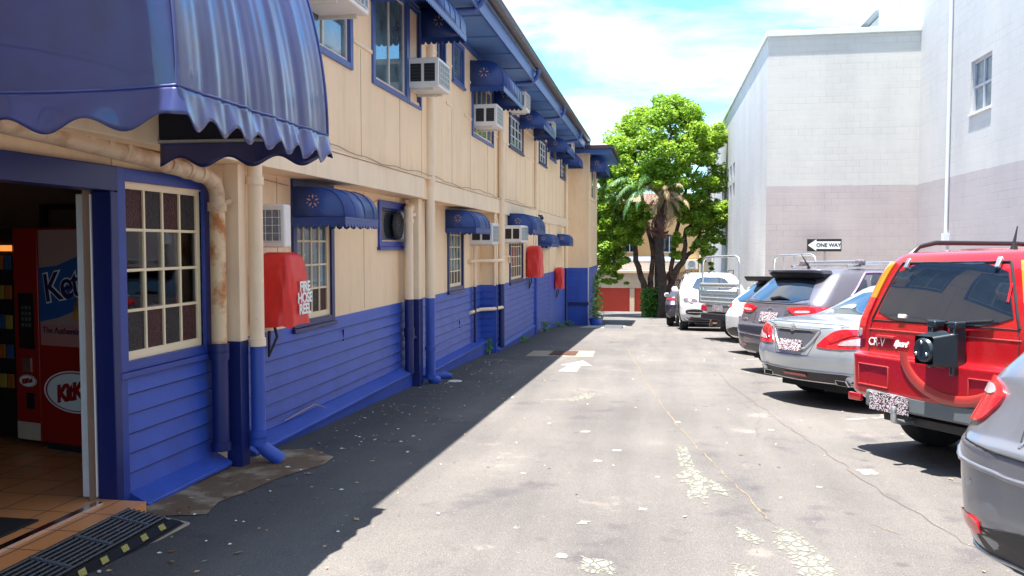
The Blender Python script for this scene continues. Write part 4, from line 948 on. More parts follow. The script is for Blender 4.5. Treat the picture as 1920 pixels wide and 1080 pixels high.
# ---------------------------------------------------------------- right hand buildings
T = empty('white_block_building', (5.3, 39, -2), 'low white painted block building with mauve base band and flat parapet', 'building')
g = G()
g.quad((3.2, 26.9, -3), (7.5, 26.9, -3), (7.5, 26.9, 7.93), (3.2, 26.9, 7.93)); adopt(T, g.build('wall', blockw, fix=False))
g = G(); holes = [(38.0+i*1.62, 38.0+i*1.62+1.0, z, z+.62) for i in range(5) for z in (3.75, 4.62)]
X = 3.2; ys = sorted({26.9, 52.}|{h[0] for h in holes}|{h[1] for h in holes}); zs = sorted({-3, 7.93}|{h[2] for h in holes}|{h[3] for h in holes})
wall_holes(g, X, 26.9, 52, -3, 7.93, [], 0)
g2 = G()
for a, b_ in zip(ys, ys[1:]):
    for c_, d_ in zip(zs, zs[1:]):
        if not any(h[0] < (a+b_)/2 < h[1] and h[2] < (c_+d_)/2 < h[3] for h in holes): g2.quad((X, a, c_), (X, b_, c_), (X, b_, d_), (X, a, d_))
for (a, b_, c_, d_) in holes:
    Q = X+.12; g2.quad((X, a, c_), (Q, a, c_), (Q, b_, c_), (X, b_, c_)); g2.quad((X, a, d_), (Q, a, d_), (Q, b_, d_), (X, b_, d_)); g2.quad((X, a, c_), (Q, a, c_), (Q, a, d_), (X, a, d_)); g2.quad((X, b_, c_), (Q, b_, c_), (Q, b_, d_), (X, b_, d_))
adopt(T, g2.build('side_wall', blocks, fix=False))
for (a, b_, c_, d_) in holes:
    g = G(); g.box(X+.08, X+.10, a, b_, c_, d_); f = g.build('window', mat('lane_window_pane', (.45, .40, .38), .3)); adopt(T, f)
    g = G(); g.box(X+.05, X+.08, (a+b_)/2-.02, (a+b_)/2+.02, c_, d_); g.build('frame', mat('frame_peach', (.6, .45, .36), .5), f)
g = G(); g.box(3.14, 7.5, 26.84, 27.1, 7.90, 8.06); g.box(3.14, 3.4, 27.1, 52.05, 7.90, 8.06); adopt(T, g.build('coping', mat('coping_paint', (.62, .66, .62), .6, var=.08), bevel=.01))
g = G(); g.box(3.3, 9, 27, 52, 7.6, 7.7); adopt(T, g.build('roof', galv))
g = G(); g.box(3.2-.04, 3.2+.5, 52.0, 59, -3.2, 7.6); adopt(T, g.build('rear_panel', mat('grey_sheeting', (.25, .24, .27), .6, var=.25, vs=5)))
g = G(); g.tube([(3.14, 51.5, 7.5), (3.14, 51.5, -2.8)], .06, 10); adopt(T, g.build('downpipe', offw))

T = empty('tall_block_building', (8, 12, 0), 'tall pale block building on the right with one barred window and a full height downpipe', 'building')
g = G(); hole = (21.38, 22.72, 4.86, 6.12)
X = 7.5; ys = [-9, hole[0], hole[1], 26.9]; zs = [-3, hole[2], hole[3], 17]
for a, b_ in zip(ys, ys[1:]):
    for c_, d_ in zip(zs, zs[1:]):
        if not (hole[0] < (a+b_)/2 < hole[1] and hole[2] < (c_+d_)/2 < hole[3]): g.quad((X, a, c_), (X, b_, c_), (X, b_, d_), (X, a, d_))
Q = X+.16; a, b_, c_, d_ = hole
g.quad((X, a, c_), (Q, a, c_), (Q, b_, c_), (X, b_, c_)); g.quad((X, a, d_), (Q, a, d_), (Q, b_, d_), (X, b_, d_)); g.quad((X, a, c_), (Q, a, c_), (Q, a, d_), (X, a, d_)); g.quad((X, b_, c_), (Q, b_, c_), (Q, b_, d_), (X, b_, d_))
g.quad((X, 26.9, 7.9), (8.5, 26.9, 7.9), (8.5, 26.9, 17), (X, 26.9, 17)); g.quad((8.5, 26.9, 7), (8.5, 36.2, 7), (8.5, 36.2, 14), (8.5, 26.9, 14)); g.quad((8.5, 36.2, 7), (14, 36.2, 7), (14, 36.2, 14), (8.5, 36.2, 14))
g.quad((X, -9, -3), (14, -9, -3), (14, -9, 17), (X, -9, 17)); g.quad((X, -9, 17), (14, -9, 17), (14, 26.9, 17), (X, 26.9, 17)); g.quad((8.5, 26.9, 14), (14, 26.9, 14), (14, 36.2, 14), (8.5, 36.2, 14))
adopt(T, g.build('wall', blockt, fix=False))
g = G(); g.box(Q-.05, Q-.03, a, b_, c_, d_); f = g.build('window', glassb); adopt(T, f)
g = G(); m_ = (a+b_)/2
for y in (a+.03, m_, b_-.03): g.box(Q-.09, Q-.05, y-.03, y+.03, c_, d_)
for z in (c_+.03, (c_+d_)/2, d_-.03): g.box(Q-.085, Q-.05, a, b_, z-.03, z+.03)
g.build('frame', mat('window_frame_grey', (.42, .43, .48), .5), f)
g = G(); g.box(X-.04, X+.06, a-.04, b_+.04, c_-.06, c_-.002); g.build('sill', offw, f)
g = G(); g.tube([(7.44, 24.1, 17), (7.44, 24.1, 1.95)], .045, 12); g.box(7.36, 7.5, 24.0, 24.2, 1.7, 1.97); adopt(T, g.build('downpipe', mat('pipe_pale', (.62, .66, .72), .4), smooth=40))
T = empty('rooftop_house', (9, 38, 7), 'small white rooftop house with a little hooded window behind the parapet', 'rooftop house')
g = G(); g.prism([(8.8, 7), (14, 7), (14, 11.6), (10.5, 11.35), (8.8, 11.0)], 1, 36.3, 41.5); adopt(T, g.build('wall', mat('rooftop_white', (.46, .52, .58), .6)))
g = G(); g.add([(8.4, 36.2, 10.95), (10.5, 36.2, 11.42), (14, 36.2, 11.7), (8.4, 42, 10.95), (10.5, 42, 11.42), (14, 42, 11.7), (8.4, 36.2, 10.87), (10.5, 36.2, 11.35), (14, 36.2, 11.63)], [(0, 1, 4, 3), (1, 2, 5, 4), (0, 6, 7, 1), (1, 7, 8, 2)]); adopt(T, g.build('roof', galv, fix=False))
g = G(); g.box(8.74, 8.80, 39.4, 41.3, 9.2, 10.7); adopt(T, g.build('window', glass))
g = G(); g.prism([(8.8, 10.95), (8.1, 10.55), (8.1, 10.5), (8.8, 10.75)], 1, 39.2, 41.5); adopt(T, g.build('hood', galv))

# one way sign
T = empty('one_way_sign', (4.85, 26.45, zg(26.45)), 'black and white one way arrow sign on a post in front of the mauve wall', 'sign')
yy = 26.4; xa, xb, za, zb = 4.33, 5.30, 1.47, 1.84
g = G(); g.tube([(4.85, 26.46, zg(26.45)), (4.85, 26.46, 1.8)], .03, 10); adopt(T, g.build('post', galv, smooth=40))
g = G(); g.box(xa, xb, yy, yy+.02, za, zb); adopt(T, g.build('board', black, bevel=.004))
g = G(); zc = (za+zb)/2; g.prism([(xa+.02, zc), (xa+.26, zb-.015), (xa+.26, zb-.075), (xb-.03, zb-.075), (xb-.03, za+.075), (xa+.26, za+.075), (xa+.26, za+.015)], 1, yy-.004, yy-.001); adopt(T, g.build('arrow', whitetext))
adopt(T, text('lettering', 'ONE WAY', .150, frame_M(((xa+.27+xb-.03)/2, yy-.006, zc), (0, -1, 0)), black, bold=.005, spacing=.98))

# ---------------------------------------------------------------- garages and yellow house behind
T = empty('garage_block', (-2, 54, -2.9), 'low pale brick garage block with red roller doors at the end of the lane', 'garage')
brickp = mat('garage_brick', (.58, .42, .30), .8, var=.12, vs=2)
g = G(); g.box(-9, 1.2, 52.3, 58, -3.2, .02); g.box(-1.70, -1.42, 52.05, 52.3, -3.2, -.95); g.box(.95, 1.2, 52.05, 52.3, -3.2, -.95); g.box(-9, 1.2, 52.05, 52.3, -.93, -.02); g.box(-4.2, -3.9, 52.05, 52.3, -3.2, -.95)
adopt(T, g.build('wall', brickp))
redd = mat('red_roller_door', (.55, .045, .02), .45, var=.06)
for x0, x1 in ((-3.9, -1.70), (-1.42, .95)):
    g = G(); z = -3.1
    while z < -.95: g.box(x0, x1, 52.18, 52.21, z, z+.085); g.box(x0, x1, 52.195, 52.205, z+.085, z+.1); z += .1
    adopt(T, g.build('roller_door', redd))
g = G(); g.box(-9, 1.25, 51.9, 52.4, -.02, .12); adopt(T, g.build('ledge', mat('ledge_tan', (.6, .42, .28), .7)))
g = G(); g.box(-9, 1.2, 52.6, 52.9, .12, .62); g.box(-9, 1.2, 52.58, 52.6, .3, .33); adopt(T, g.build('parapet_boards', white))
g = G(); g.prism([(52.5, .62), (53.8, .9), (53.8, .95), (52.45, .68)], 0, -9, 1.3); adopt(T, g.build('roof', mat('blue_grey_tiles', (.14, .17, .23), .6, var=.3, vs=12)))
T = empty('picket_fence', (-3.4, 56, .9), 'white picket fence above the garages half hidden by leaves', 'fence')
g = G()
for i in range(22): x = -6.5+i*.17; g.box(x, x+.09, 56, 56.03, .95, 1.95+.04*(i % 2))
adopt(T, g.build('picket', white)); g = G(); g.box(-6.5, -2.8, 56.03, 56.06, 1.2, 1.28); g.box(-6.5, -2.8, 56.03, 56.06, 1.7, 1.78); adopt(T, g.build('rail', white))
T = empty('yellow_house', (0, 64, -2.8), 'warm yellow rendered house standing behind the big tree', 'building')
yel = mat('yellow_render', (.78, .50, .22), .7, var=.06, vs=1)
g = G(); g.box(-4.5, 9, 62, 70, -3, 4.6); adopt(T, g.build('wall', yel))
g = G(); g.prism([(61.5, 4.55), (66, 5.6), (70.5, 4.55)], 0, -5, 9.4); adopt(T, g.build('roof', mat('brown_tiles', (.16, .09, .06), .7, var=.3, vs=10)))
for x in (-2.5, .3, 3.1):
    g = G(); g.box(x, x+.9, 61.96, 62, 1.2, 2.4); f = g.build('window', glass); adopt(T, f); g = G(); g.box(x-.08, x+.98, 61.93, 61.96, 1.1, 1.2); g.box(x+.42, x+.48, 61.93, 61.96, 1.2, 2.4); g.build('frame', white, f)
g = G(); g.tube([(2.9, 61.9, 3.5), (2.9, 61.9, -2.8)], .06, 8); adopt(T, g.build('downpipe', offw))
T = empty('wall_unit', (2, 61.7, -.1), 'square pale air conditioning box on the yellow house behind the white car', 'air conditioner')
g = G(); g.box(1.85, 2.75, 61.55, 61.95, -.05, .65); adopt(T, g.build('casing', offw, bevel=.02)); g = G(); g.lathe([(.02, 0), (.24, 0), (.26, -.01)], (2.3, 61.54, .3), 'y', 24); adopt(T, g.build('fan_grille', galv))
T = empty('paling_fence', (2, 50, -2.5), 'dark brown paling fence behind the white car', 'fence')
g = G()
for i in range(26): x = .55+i*.115; g.box(x, x+.085, 50.0, 50.03, -2.4, .12+.03*(i % 3))
adopt(T, g.build('paling', mat('dark_paling', (.07, .04, .03), .8, var=.3))); g = G(); g.box(.5, 3.2, 50.03, 50.07, -.4, -.3); g.box(.5, 3.2, 50.03, 50.07, -1.8, -1.7); adopt(T, g.build('rail', MATS['dark_paling']))
g = G(); g.tube([(.21, 43.2, zg(43)), (.21, 43.2, .55)], .07, 12); tag(g.build('bollard_post', mat('pale_post_grey', (.5, .5, .55), .5), smooth=40), 'pale grey post standing beside the clipped hedge', 'post')
T = empty('red_sign', (.5, 43.6, zg(43)), 'small red sign on a thin pole beside the pale post', 'sign')
g = G(); g.tube([(.55, 43.6, zg(43.6)), (.55, 43.6, .3)], .03, 8); adopt(T, g.build('pole', galv)); g = G(); g.prism([(.42+.16+.2*math.cos(a), .1+.28*math.sin(a)) for a in np.linspace(0, 6.283, 13)[:-1]], 1, 43.52, 43.56); adopt(T, g.build('plate', redmach))

# ---------------------------------------------------------------- vegetation
def leafmat(name, c, c2, tl=.35):
    m = bpy.data.materials.new(name); m.use_nodes = True; t = m.node_tree; b = t.nodes['Principled BSDF']
    at = N(t, 'ShaderNodeAttribute', attribute_name='tone'); r = N(t, 'ShaderNodeValToRGB'); e = r.color_ramp.elements; e[0].color = c+(1,); e[1].color = c2+(1,)
    t.links.new(at.outputs['Fac'], r.inputs[0]); t.links.new(r.outputs[0], b.inputs['Base Color']); b.inputs['Roughness'].default_value = .5
    tl_ = N(t, 'ShaderNodeBsdfTranslucent'); t.links.new(r.outputs[0], tl_.inputs[0]); ms = N(t, 'ShaderNodeMixShader'); ms.inputs[0].default_value = tl
    t.links.new(b.outputs[0], ms.inputs[1]); t.links.new(tl_.outputs[0], ms.inputs[2]); t.links.new(ms.outputs[0], t.nodes['Material Output'].inputs[0]); return m
leaf_bright = leafmat('leaf_bright', (.12, .27, .015), (.42, .58, .06), .5)
leaf_dark = leafmat('leaf_dark', (.02, .07, .015), (.08, .20, .03), .3)
def leaves(name, clumps, size, m, n_per, flat=.75, seed=1, aspect=.5):
    r = np.random.default_rng(seed); V = []; T_ = []
    for (cx, cy, cz, rad, cnt) in clumps:
        k = int(n_per*cnt*(max(rad, .16)/.5)**1.4 if size > .07 else n_per*cnt); d = r.normal(size=(k, 3)); d /= np.linalg.norm(d, axis=1)[:, None]; q = rad*r.uniform(.35, 1.05, (k, 1))**.6
        p = np.array([cx, cy, cz])+d*q*np.array([1, 1, flat]); tone = r.uniform(0, 1)*.45
        u = r.normal(size=(k, 3)); u[:, 2] *= .55; u /= np.linalg.norm(u, axis=1)[:, None]; s = size*r.uniform(.6, 1.4, (k, 1))
        nrm = d*.6+r.normal(size=(k, 3))*.5+np.array([0, 0, .6]); v = np.cross(nrm, u); v /= np.linalg.norm(v, axis=1)[:, None]+1e-9
        V.append(np.stack([p-u*s, p+v*s*aspect, p+u*s, p-v*s*aspect], 1)); T_.append(np.clip(tone+r.uniform(0, .55, k), 0, 1))
    V = np.concatenate(V).reshape(-1, 3); T_ = np.concatenate(T_); nf = len(T_)
    me = bpy.data.meshes.new(name); me.from_pydata(V.tolist(), [], np.arange(nf*4).reshape(-1, 4).tolist()); me.materials.append(m)
    a = me.attributes.new('tone', 'FLOAT', 'FACE'); a.data.foreach_set('value', T_.astype(np.float32))
    o = bpy.data.objects.new(name, me); C.objects.link(o); return o
bark = mat('bark', (.12, .075, .055), .9, col2=(.05, .03, .025), vs=3.5, bump=.8, bs=9)
barkl = mat('pale_bark', (.26, .17, .12), .9, var=.35, vs=4, bump=.8, bs=9)
T = empty('poinciana_tree', (-.3, 43, zg(43)), 'big spreading tree with bright yellow green crown and twisting dark limbs', 'tree')
g = G(); b0 = zg(43)-.3
limbs = [[(-.35, 43, b0, .30), (-.45, 43, -1.0, .26), (-.75, 43, -.2, .20), (-1.1, 43.2, .9, .17), (-1.3, 43.3, 2.3, .14), (-1.7, 43, 3.6, .09), (-2.3, 42.8, 4.8, .05)],
         [(-.45, 43, -.9, .2), (-.35, 43.1, .3, .16), (-.25, 43.2, 1.3, .15), (-.6, 43.5, 2.6, .12), (-.9, 43.6, 4.4, .1), (-.7, 43.5, 6.5, .06), (-1.2, 43.4, 7.4, .03)],
         [(.15, 43.3, b0, .28), (.05, 43.3, -.3, .26), (.0, 43.3, 1.2, .24), (-.2, 43.3, 2.2, .2), (.3, 43.3, 3.6, .15), (.2, 43.2, 5.4, .1), (.6, 43, 7.2, .06), (.3, 43, 8.6, .03)],
         [(.35, 43.5, b0, .25), (.5, 43.3, -.6, .2), (.75, 43, .2, .20), (1.15, 43, .85, .18), (1.3, 43, 1.6, .14), (1.25, 43, 2.3, .12), (1.6, 42.9, 2.75, .1), (2.1, 42.6, 3.6, .08), (2.5, 42.5, 4.7, .04)],
         [(1.2, 43, .9, .15), (1.6, 43.1, 1.35, .12), (1.95, 43.1, 2.1, .11), (1.95, 43, 2.9, .09), (2.4, 43, 3.8, .05)],
         [(.6, 43, .1, .15), (.75, 43, 1.6, .13), (1.0, 43.1, 3.2, .11), (1.35, 43.1, 4.6, .09), (1.5, 43, 6.0, .06), (1.4, 43, 7.6, .03)],
         [(.3, 43.3, 3.6, .1), (-.5, 43, 4.8, .08), (-1.5, 42.9, 5.8, .05), (-2.3, 42.8, 6.3, .03)], [(1.35, 43.1, 4.6, .07), (2.0, 43, 5.6, .05), (2.7, 43, 6.6, .03)],
         [(-.9, 43, 2, .08), (-1.9, 42.6, 1.8, .05), (-2.8, 42.2, 2.2, .03)], [(2.0, 43.1, 2.2, .06), (2.6, 43, 2.4, .04), (3.0, 42.8, 2.0, .02)]]
for L_ in limbs:
    P_ = []; 
    for (p, q) in zip(L_, L_[1:]):
        for k in range(4): t_ = k/4; P_.append(tuple(p[i]+(q[i]-p[i])*t_+(random.uniform(-.04, .04) if i < 3 else 0) for i in range(4)))
    P_.append(L_[-1]); g.tube([p[:3] for p in P_], [p[3]*.8 for p in P_], 9)
adopt(T, g.build('trunk', bark, smooth=80))
cl = []
r_ = random.Random(11)
def on_side(): pass
for k in range(190):
    a = r_.uniform(0, 6.283); el = r_.uniform(-.25, 1); rad = r_.uniform(.72, 1.0)
    x = math.cos(a)*math.sqrt(max(0, 1-el*el)); y = math.sin(a)*math.sqrt(max(0, 1-el*el))
    px, py, pz = -.05+3.15*x*rad, 43.1+2.8*y*rad, 5.2+3.85*el*rad
    if pz > 6.5: px = px*.93+.35
    if r_.random() < .10: continue
    cl.append((px, py, pz, r_.uniform(.28, .66), r_.uniform(.35, .9)))
for (x, z, rd) in ((-2.2, 3.0, .6), (-2.0, 2.3, .7), (-1.4, 2.7, .55), (-2.7, 1.6, .55), (-2.9, .9, .5), (-2.0, 1.3, .4), (-3.2, 2.3, .6), (-1.1, 1.9, .4), (-1.0, 2.6, .5), (-2.4, -.1, .25), (-1.9, .1, .2), (1.5, 3.3, .6), (2.2, 3.1, .6), (2.7, 2.6, .5), (1.9, 3.9, .6), (1.0, 3.9, .5), (2.6, 3.6, .5), (2.3, 2.0, .35), (1.9, 1.7, .3), (2.05, .9, .2), (.75, 1.2, .25), (.9, 1.9, .3), (-3.2, 4.1, .6), (-3.4, 5.2, .6), (-3.0, 6.1, .55), (2.9, 6.9, .5), (-1.8, 3.8, .6), (-1.2, 3.4, .5), (2.9, 4.6, .6), (3.1, 3.0, .5), (2.4, 1.4, .4), (-2.6, 2.8, .6), (-3.1, 3.3, .6), (-2.9, 1.2, .5), (-2.3, 1.9, .5), (-1.7, 1.9, .4), (-2.2, .6, .35), (-3.0, .2, .35), (.9, 4.6, .6), (0, 4.9, .6), (-2.5, .5, .45), (-2.9, 1.9, .6), (-2.1, 1.6, .5), (-1.6, 2.3, .5), (-2.6, 3.6, .6), (-1.5, 3.2, .6), (-.7, 3.2, .5), (-3.3, 2.9, .5), (-1.9, .9, .35), (2.6, 3.2, .55), (2.1, 2.7, .5), (1.6, 2.3, .35), (2.8, 2.1, .4), (1.3, 3.0, .5), (.6, 3.3, .45)):
  for q_ in range(2):
    cl.append((x+r_.uniform(-.5, .5), 42.3+r_.uniform(-.9, .5), z+r_.uniform(-.4, .4), rd*.6, .7))
  cl.append((x, 42.4+r_.uniform(-.4, .4), z, rd, .6))
adopt(T, leaves('crown', cl, .085, leaf_bright, 560, .7, 3))
# palm with green and dead fronds
T = empty('palm_tree', (-.3, 41.6, zg(41.6)), 'palm with drooping grey green fronds and a skirt of dry straw coloured fronds', 'palm tree')
g = G(); P_ = [(.12+.1*math.sin(i*.5), 41.6, zg(41.6)-.2+i*.42) for i in range(16)]; g.tube(P_, [.20+.03*(i % 2) for i in range(16)], 12); adopt(T, g.build('trunk', mat('palm_trunk', (.05, .035, .03), .95, var=.4, vs=6, bump=.8, bs=14), smooth=40))
def fronds(name, c, n, l, m, dr, seed, az=None, lw=.42, el=(0.1, .9)):
    r = random.Random(seed); g = G()
    for k in range(n):
        a = r.uniform(0, 6.283) if az is None else r.uniform(*az); e0 = r.uniform(*el); L_ = l*r.uniform(.75, 1.1); P_ = []; p = Vector(c); e = e0; st = L_/14
        for i in range(15):
            P_.append(p.copy()); p = p+Vector((math.cos(a)*math.cos(e), math.sin(a)*math.cos(e), math.sin(e)))*st; e -= dr*r.uniform(.8, 1.2)
        g.tube(P_, [.02*(1-i/17) for i in range(15)], 4)
        sd = Vector((-math.sin(a), math.cos(a), 0))
        for i in range(2, 15):
            for j in range(3):
                t = min(13.99, i+j/3-.3); i0 = int(t); q = P_[i0].lerp(P_[i0+1] if i0 < 14 else P_[i0], t-i0); fwd = (P_[min(14, i0+1)]-P_[i0-1]).normalized()
                for s in (-1, 1):
                    ll = lw*math.sin(math.pi*min(1, (t/14))*.9+.25)*r.uniform(.7, 1.1); d = (sd*s*.8+fwd*.55+Vector((0, 0, -.45*r.uniform(.5, 1.6)))).normalized()
                    g.add([q, q+d*ll*.5+fwd*.018, q+d*ll+Vector((0, 0, -.08)), q+d*ll*.5-fwd*.018], [(0, 1, 2, 3)])
    o = g.build(name, m, fix=False); adopt(T, o)
fronds('green_fronds', (-.3, 41.3, 4.3), 11, 2.8, mat('palm_green', (.08, .20, .06), .45, var=.3, vs=2), .13, 5, az=(1.6, 4.9), el=(.2, 1.1))
fronds('dry_fronds', (.35, 41.2, 3.9), 30, 1.75, mat('dry_frond', (.36, .27, .15), .8, var=.35, vs=3), .14, 9, lw=.36, el=(-1.0, 1.25))
fronds('brown_fronds', (.1, 41.3, 3.2), 20, 1.7, mat('brown_frond', (.16, .075, .06), .9, var=.4, vs=3), .22, 12, lw=.22, el=(-1.3, -.2))
# clipped shrub
T = empty('clipped_shrub', (-.25, 42.5, zg(42.5)), 'square clipped green shrub at the foot of the big tree', 'shrub')
cl = [(x, 42.3+y, z, .28, 1) for x in np.arange(-.6, .12, .17) for y in (-.25, .2) for z in np.arange(-1.75, -.62, .18)]
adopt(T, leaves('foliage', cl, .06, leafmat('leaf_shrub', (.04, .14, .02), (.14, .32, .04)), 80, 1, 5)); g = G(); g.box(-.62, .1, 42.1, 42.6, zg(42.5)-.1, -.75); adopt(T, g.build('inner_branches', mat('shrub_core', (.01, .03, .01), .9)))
def bush(name, loc, rx, rz, label, m, n, seed, cat='tree', sz=.14):
    T = empty(name, (loc[0], loc[1], zg(loc[1])), label, cat); r = random.Random(seed); cl = []
    for k in range(n):
        a, e, q = r.uniform(0, 6.28), r.uniform(-.8, 1), r.uniform(.5, 1); c_ = math.sqrt(1-e*e)
        cl.append((loc[0]+rx*q*c_*math.cos(a), loc[1]+rx*.8*q*c_*math.sin(a), loc[2]+rz*q*e, rx*.3*r.uniform(.7, 1.2), 1))
    adopt(T, leaves('crown', cl, sz, m, 220, .75, seed)); g = G(); g.tube([(loc[0], loc[1], zg(loc[1])-.2), (loc[0]+.1, loc[1], loc[2]-rz*.4), (loc[0], loc[1], loc[2])], [.18, .13, .05], 8); adopt(T, g.build('trunk', bark))
bush('garden_tree', (-5.2, 59, 3.2), 2.6, 2.8, 'dark green tree behind the white picket fence', leaf_dark, 40, 21)
bush('garden_tree', (-9, 66, 6.5), 3.5, 3.5, 'tree top rising just above the far roof corner of the guesthouse', leaf_bright, 40, 22, sz=.2)
bush('garden_shrub', (-3.9, 54.6, 1.7), 1.1, .9, 'leafy shrub spilling over the garage roof', leafmat('leaf_mid', (.05, .14, .02), (.2, .36, .05)), 22, 23, 'shrub', .11)
bush('purple_shrub', (-3.6, 57.5, 3.0), 1.2, 1.1, 'dark purple leaved shrub against the guesthouse corner', mat('purple_leaf', (.05, .02, .04), .6), 14, 24, 'shrub', .12)

# ---------------------------------------------------------------- vehicles
def pchip(V):
    V = np.array(V, float); n = len(V); d = np.diff(V, axis=0); m = np.zeros_like(V)
    for i in range(1, n-1):
        a, b = d[i-1], d[i]; ok = (a*b) > 0; m[i] = np.where(ok, 2*a*b/(a+b+1e-12*np.sign(a+b+1e-30)), 0)
    m[0] = d[0]; m[-1] = d[-1]; return V, m
# level: (z_rear, z_mid, z_front, x_rear, x_front, half_width, rear corner len, front corner len, rear bow, front bow)
class Car:
    def __init__(s, name, levels, paint, wheels, R_w, label, cat, cy=.22, clad=0, group=None, arch=1.14, clad_mat=None, rim=None):
        s.V, s.m = pchip(levels); s.n = len(levels); s.cy = cy; s.name = name; s.wheels = wheels; s.R = R_w
        s.T = empty(name, (0, 0, 0), label, cat, group); s.paint = paint; s.arch = arch
        s.body(clad, clad_mat or black)
        s.hw = max(l[5] for l in levels)
        for x in wheels:
            for sg in (-1, 1): s.wheel(x, sg, rim or rimm)
    def par(s, v):
        v = np.clip(v, 0, s.n-1-1e-9); i = np.minimum(v.astype(int), s.n-2); t = (v-i)[..., None]
        a, b, m0, m1 = s.V[i], s.V[i+1], s.m[i], s.m[i+1]
        return (2*t**3-3*t**2+1)*a+(t**3-2*t**2+t)*m0+(-2*t**3+3*t**2)*b+(t**3-t**2)*m1
    def S(s, u, v):
        u = np.asarray(u, float); u = np.where(u > 1, u-2, u); v = np.asarray(v, float); u, v = np.broadcast_arrays(u, v); p = s.par(v)
        zr, zm, zf, xr, xf, w, crn, cf, br, bf = [p[..., k] for k in range(10)]
        cy = np.minimum(s.cy, w*.6); a = np.abs(u); sg = np.where(u < 0, -1., 1.); x = np.zeros_like(a); y = np.zeros_like(a)
        x0 = xr+br+crn; x1 = xf-bf-cf
        t = np.clip(a/.22, 0, 1); k = a <= .22; x = np.where(k, xr+br*t**2, x); y = np.where(k, (w-cy)*t, y)
        t = np.clip((a-.22)/.10, 0, 1)*math.pi/2; k = (a > .22) & (a <= .32); x = np.where(k, xr+br+crn*(1-np.cos(t))**1.0, x); y = np.where(k, w-cy+cy*np.sin(t)*1.0, y)
        t = np.clip((a-.32)/.40, 0, 1); k = (a > .32) & (a <= .72); x = np.where(k, x0+(x1-x0)*t, x); y = np.where(k, w+.015*np.sin(math.pi*t), y)
        t = (1-np.clip((a-.72)/.10, 0, 1))*math.pi/2; k = (a > .72) & (a <= .82); x = np.where(k, xf-bf-cf*(1-np.cos(t)), x); y = np.where(k, w-cy+cy*np.sin(t), y)
        t = np.clip((1-a)/.18, 0, 1); k = a > .82; x = np.where(k, xf-bf*t**2, x); y = np.where(k, (w-cy)*t, y)
        tt = (x-xr)/np.maximum(xf-xr, 1e-3); z = zr*2*(tt-.5)*(tt-1)+zm*4*tt*(1-tt)+zf*2*tt*(tt-.5)
        return np.stack([x, y*sg, z], -1)
    def Nn(s, u, v):
        e = 2e-3; a = s.S(np.asarray(u)+e, v)-s.S(np.asarray(u)-e, v); b = s.S(u, np.asarray(v)+e*4)-s.S(u, np.asarray(v)-e*4)
        n = np.cross(a, b); n /= np.linalg.norm(n, axis=-1, keepdims=True)+1e-12
        p = s.S(u, v); c = p-np.array([2.2, 0, .6]); c[..., 2] *= .8; f = np.sign((n*c).sum(-1, keepdims=True)); return n*np.where(f == 0, 1, f)
    def body(s, clad, cm):
        us = np.concatenate([np.linspace(0, .22, 17), np.linspace(.22, .32, 12)[1:], np.linspace(.32, .72, 120)[1:], np.linspace(.72, .82, 10)[1:], np.linspace(.82, 1, 12)[1:]])
        us = np.concatenate([us, -us[1:-1][::-1]]); vs = np.concatenate([np.linspace(i, i+1, 10 if i < 5 else 7)[:-1] for i in range(s.n-1)]+[[s.n-1]])
        U, Vv = np.meshgrid(us, vs); P = s.S(U, Vv); nu, nv = len(us), len(vs); P = P.reshape(-1, 3)
        ins = np.zeros(len(P), bool)
        for x in s.wheels:
            Ra = s.R*s.arch; d = np.hypot(P[:, 0]-x, P[:, 2]-s.R); k = (d < Ra) & (np.abs(P[:, 1]) > .45) & (P[:, 2] < s.R+Ra+.02); ins |= k
        faces = []; mi = []; use = np.zeros(len(P), bool)
        for i in range(nv-1):
            for j in range(nu):
                f = (i*nu+j, i*nu+(j+1) % nu, (i+1)*nu+(j+1) % nu, (i+1)*nu+j)
                if all(ins[q] for q in f): continue
                faces.append(f); mi.append(1 if vs[i] < clad else 0)
        for x in s.wheels:   # snap the boundary of the arch to a true circle
            Ra = s.R*s.arch
            for q in np.nonzero(ins)[0]:
                dx, dz = P[q, 0]-x, P[q, 2]-s.R; d = math.hypot(dx, dz)
                if d < Ra and d > 1e-4: P[q, 0] = x+dx/d*Ra; P[q, 2] = s.R+dz/d*Ra
        g = G(); g.v = [tuple(p) for p in P]; g.f = faces; g.mi = mi
        b = g.build('body', [s.paint, cm], s.T, smooth=50, fix=True); s.b = b
        hw = float(s.V[:, 5].max())
        for x in s.wheels:
            for sg in (-1, 1):
                g = G(); Ra = s.R*s.arch; n = 20; vs_ = []
                for j in range(n+1):
                    a = -.35+(math.pi+.7)*j/n
                    for y in (hw-.03, hw-.32): vs_.append((x+math.cos(a)*Ra, sg*y, s.R+math.sin(a)*Ra))
                g.add(vs_, [(2*j, 2*j+1, 2*j+3, 2*j+2) for j in range(n)]); k = len(g.v)
                g.add([(x+math.cos(-.35+(math.pi+.7)*j/n)*Ra, sg*(hw-.32), s.R+math.sin(-.35+(math.pi+.7)*j/n)*Ra) for j in range(n+1)], [tuple(range(n+1))])
                g.build('wheel_well', blackm, s.T)
        L0 = s.V[0]; g = G(); g.box(L0[3]+.08, L0[4]-.1, -L0[5]+.25, L0[5]-.25, L0[1]-.02, L0[1]+.06); g.build('underbody', blackm, s.T)
